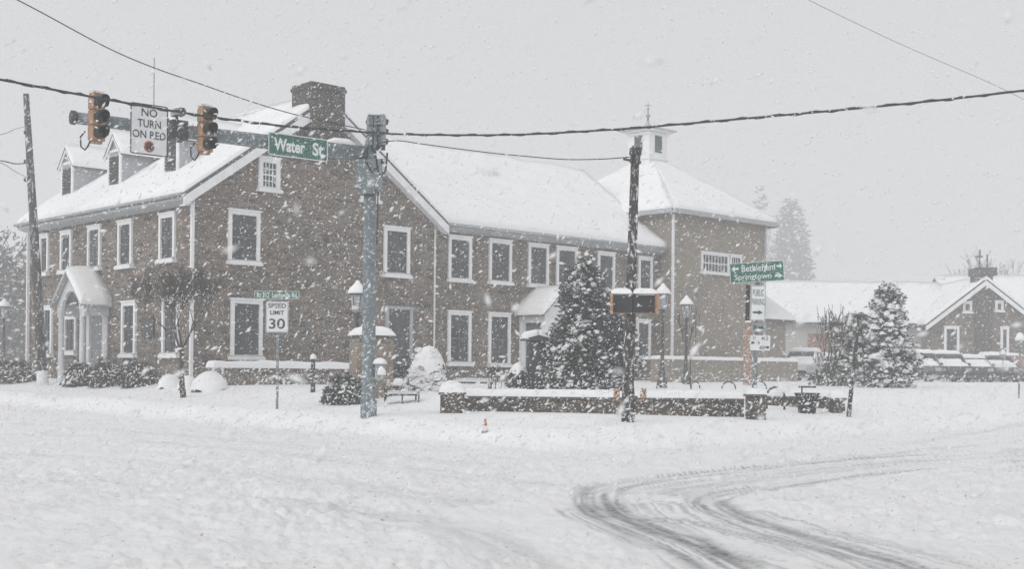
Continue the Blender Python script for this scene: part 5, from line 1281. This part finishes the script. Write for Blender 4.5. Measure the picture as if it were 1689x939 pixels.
# right range
a = [(xm, Yw + 2, we), (xm + 14, Yw + 2, we), (xm + 14, Yw + 8, wr + .7), (xm, Yw + 8, wr + .7)]; r_ = MB(); s_ = MB(); slab(r_, *a, .16); snow_sheet(s_, *a, .26, .15, .7, .05, 4, (0, 1, 1, 0))
a = [(xm + 14, Yw + 14, we), (xm, Yw + 14, we), (xm, Yw + 8, wr + .7), (xm + 14, Yw + 8, wr + .7)]; slab(r_, *a, .16); snow_sheet(s_, *a, .26, .15, .9, .05, 4, (1, 0, 1, 0))
ro = r_.build('right_roof', M['shingle'], hs_); s_.build('snow_cover', M['snow'], ro, True)
MB().box(xm + 3.6, xm + 13.6, Yw + 2.6, Yw + 13.4, .3, we + .1).build('right_wall', M['stone'], hs_)
# small orange service trailer seen at the right end of the cars
q = P(1668, 596, 78); t = thing('utility_trailer', 'small orange brown trailer box at the right end of the parked cars', 'trailer', (q.x, q.y, float(base_h(q.x, q.y))))
mb = MB(); mb.bevbox(-.75, .75, -.6, .6, .35, 1.6, .06); mb.build('box', M['rust'], t); mb = MB(); mb.lump((0, 0, 1.6), .78, .62, .18, 14, 5, 1, .03); mb.build('snow_cover', M['snow'], t, True)
for sx in (-.55, .55):
    mb = MB(); mb.tube([(sx - .1, -.55, .3), (sx + .1, -.55, .3)], .3, 12); mb.build('wheel', M['tyre'], t, True)

# ================================================================== cars
def car(label, loc, rz, mat, suv=True, seed=0):
    t = thing('parked_car', label, 'car', loc, rz, 'snow covered cars parked in the lot')
    H = 1.62 if suv else 1.42; W = .92
    body = [(-2.25, .35), (-2.28, .62), (-2.18, .92), (-1.2, 1.02), (1.75 if suv else 1.3, 1.04), (2.22, .96), (2.28, .6), (2.22, .35)]
    mb = MB(); n = len(body); vs = []
    for y, s in ((-W * .94, 0), (-W, 1), (W, 1), (W * .94, 0)):
        for x, z in body: vs.append((x * (1 if s else .97), y, z if s else (z - .0 if z < .5 else z - .05)))
    fs = [tuple(range(n)), tuple(reversed(range(3 * n, 4 * n)))] + [(j * n + (i + 1) % n, j * n + i, (j + 1) * n + i, (j + 1) * n + (i + 1) % n) for j in range(3) for i in range(n)]
    mb.add(vs, fs); mb.build('body', M[mat], t, True)
    cab = [(-1.2, 1.0), (-.55, H - .06), (-.2, H), (1.4 if suv else .8, H), (1.75 if suv else 1.2, H - .1), (2.08 if suv else 1.75, 1.0)]
    mb = MB(); n = len(cab); vs = []
    for y in (-1, 1):
        for x, z in cab: vs.append((x, y * (W * .93 if z < 1.1 else W * .76), z))
    mb.add(vs, [tuple(range(n)), tuple(reversed(range(n, 2 * n)))] + [((i + 1) % n, i, n + i, n + (i + 1) % n) for i in range(n)]); mb.build('cabin', M['glass'], t)
    for sy in (-1, 1):
        mb = MB(); w_ = MB()
        for (a, b) in (((-1.2, 1.0), (-.5, H - .04)), ((.45, 1.0), (.4, H - .03)), ((2.05 if suv else 1.72, 1.0), (1.7 if suv else 1.15, H - .1))):
            mb.tube([(a[0], sy * W * .94, a[1]), (b[0], sy * W * .77, b[1])], .045, 4)
        mb.build('pillars', M[mat], t)
        mb = MB(); mb.bevbox(-.98, -.8, sy * (W + .12) - .08, sy * (W + .12) + .08, .98, 1.12, .03); mb.build('mirror', M[mat], t)
        for sx in (-1.4, 1.38):
            mb = MB(); mb.tube([(sx, sy * (W - .2), .33), (sx, sy * (W + .005), .33)], .34, 16); wh = mb.build('wheel', M['tyre'], t, True)
            mb = MB(); mb.tube([(sx, sy * (W + .006), .33), (sx, sy * (W + .02), .33)], .19, 12); mb.build('rim', M['sign_back'], wh, True)
        mb = MB(); mb.bevbox(-2.3, -2.12, sy * .68 - .17, sy * .68 + .17, .66, .84, .03); mb.build('headlight', M['lamp_glass'], t)
        mb = MB(); mb.bevbox(2.14, 2.27, sy * .74 - .12, sy * .74 + .12, .70, .95, .02); mb.build('tail_light', M['rust'], t)
    mb = MB(); mb.bevbox(-2.33, -2.2, -.5, .5, .45, .62, .02); mb.build('grille', M['black'], t)
    mb = MB(); mb.bevbox(-2.36, -2.18, -.88, .88, .28, .44, .03); mb.bevbox(2.18, 2.34, -.88, .88, .3, .5, .03); mb.build('bumper', M['car_dark'], t)
    mb = MB(); hx = 1.42 if suv else .85
    snow_sheet(mb, (-.32, -W * .78, H + .002), (hx, -W * .78, H + .002), (hx, W * .78, H + .002), (-.32, W * .78, H + .002), .22, .2, .2, .03, seed)
    snow_sheet(mb, (-2.12, -W * .80, .93), (-1.15, -W * .84, 1.05), (-1.15, W * .84, 1.05), (-2.12, W * .80, .93), .17, .2, .2, .03, seed + 1)
    snow_sheet(mb, (-1.2, -W * .72, 1.04), (-.85, -W * .66, 1.30), (-.85, W * .66, 1.30), (-1.2, W * .72, 1.04), .10, .14, .2, .02, seed + 2)
    if not suv: snow_sheet(mb, (1.3, -W * .9, 1.05), (2.2, -W * .9, .98), (2.2, W * .9, .98), (1.3, W * .9, 1.05), .2, .18, .2, .03, seed + 3)
    mb.build('snow_cover', M['snow'], t, True)
    return t
cars = [(1516, 69.5, 'car_grey', True, 'grey snow covered car nearest the arborvitae in the parked row'), (1560, 71.0, 'car_dark', True, 'dark car with snowy bonnet, second from the arborvitae'),
        (1603, 72.6, 'car_dark', False, 'low dark car under thick snow, third from the arborvitae'),
        (1641, 74.6, 'car_grey', True, 'tall grey car at the far end of the parked row by the slim signpost'),
        (1326, 68, 'car_white', True, 'white van like car seen between the annex and the bare shrub'), (1351, 72, 'car_white', False, 'pale car partly hidden behind the stems of the bare shrub'),
        (1420, 73, 'car_grey', True, 'grey car almost hidden behind the snowy evergreens')]
for i, (px, Y, mt, suv, lab) in enumerate(cars):
    q = P(px, 600, Y); car(lab, (q.x, q.y, float(base_h(q.x, q.y)) - .08), R((80, 84, 78, 82, 68, 64, 66)[i]), mt, suv, i * 7)

# ================================================================== falling snow
def falling_snow(n=115000):
    base = np.array([(0, 0, 1), (1, 0, 0), (0, 1, 0), (-1, 0, 0), (0, -1, 0), (0, 0, -1)], float)
    fc = np.array([(0, 1, 2), (0, 2, 3), (0, 3, 4), (0, 4, 1), (5, 2, 1), (5, 3, 2), (5, 4, 3), (5, 1, 4)])
    Y = (7.0 ** 2.1 + rng.random(n) * (46 ** 2.1 - 7.0 ** 2.1)) ** (1 / 2.1)
    Y[:800] = rng.uniform(1.6, 7.0, 800)
    X = rng.uniform(-1, 1, n) * (Y * 0.45 + 1.5)
    Zz = rng.uniform(-1, 1, n); Zz = EYE + np.where(Zz < 0, Zz * (Y * 0.1), Zz * (Y * 0.31 + .5))
    s = rng.lognormal(0, .5, n) * .0063
    s = np.minimum(s, .0009 * Y + .004)
    s[:800] = rng.uniform(.003, .010, 800)
    v = base[None] * s[:, None, None] * np.stack([np.ones(n) * .8, np.ones(n) * .8, rng.uniform(1.0, 3.2, n)], 1)[:, None, :]
    th = rng.normal(1.0, .52, n); ph = rng.uniform(-.5, .5, n)       # wind slant
    c, si = np.cos(th), np.sin(th)
    x = v[:, :, 0] * c[:, None] + v[:, :, 2] * si[:, None]; z = -v[:, :, 0] * si[:, None] + v[:, :, 2] * c[:, None]; y = v[:, :, 1] + z * ph[:, None] * .3
    jit = rng.normal(0, .18, (n, 6, 3)) * s[:, None, None]
    co_ = np.stack([x + X[:, None], y + Y[:, None], z + Zz[:, None]], -1) + jit
    F_ = (fc[None] + np.arange(n)[:, None, None] * 6).reshape(-1, 3)
    me = bpy.data.meshes.new('falling_snow'); me.vertices.add(n * 6); me.vertices.foreach_set('co', co_.ravel())
    me.loops.add(F_.size); me.loops.foreach_set('vertex_index', F_.ravel().astype(np.int32)); me.polygons.add(len(F_)); me.polygons.foreach_set('loop_start', np.arange(0, F_.size, 3, dtype=np.int32)); me.update()
    m, nt, b = newmat('snowflake'); b.inputs['Base Color'].default_value = (.98, .98, .985, 1); b.inputs['Roughness'].default_value = .9
    tr_ = N(nt, 'ShaderNodeBsdfTranslucent'); tr_.inputs[0].default_value = (.98, .98, .985, 1); mxs = N(nt, 'ShaderNodeMixShader'); mxs.inputs[0].default_value = .5
    nt.links.new(b.outputs[0], mxs.inputs[1]); nt.links.new(tr_.outputs[0], mxs.inputs[2]); nt.links.new(mxs.outputs[0], nt.nodes['Material Output'].inputs['Surface'])
    me.materials.append(m); o = bpy.data.objects.new('falling_snow', me); COL.objects.link(o); tag(o, 'snowflakes drifting through the air', None, None, 'stuff')
falling_snow()

# ================================================================== haze
mb = MB(); mb.box(-260, 260, -120, 420, -1.5, 34); o = mb.build('haze', bpy.data.materials.new('haze')); hm = o.data.materials[0]; hm.use_nodes = True
nt = hm.node_tree; nt.nodes.clear(); out = nt.nodes.new('ShaderNodeOutputMaterial'); pv = nt.nodes.new('ShaderNodeVolumePrincipled')
pv.inputs['Color'].default_value = (.96, .965, .975, 1); pv.inputs['Density'].default_value = HAZE; pv.inputs['Anisotropy'].default_value = 0.2
nt.links.new(pv.outputs[0], out.inputs['Volume']); tag(o, 'pale snowy air', None, None, 'stuff')
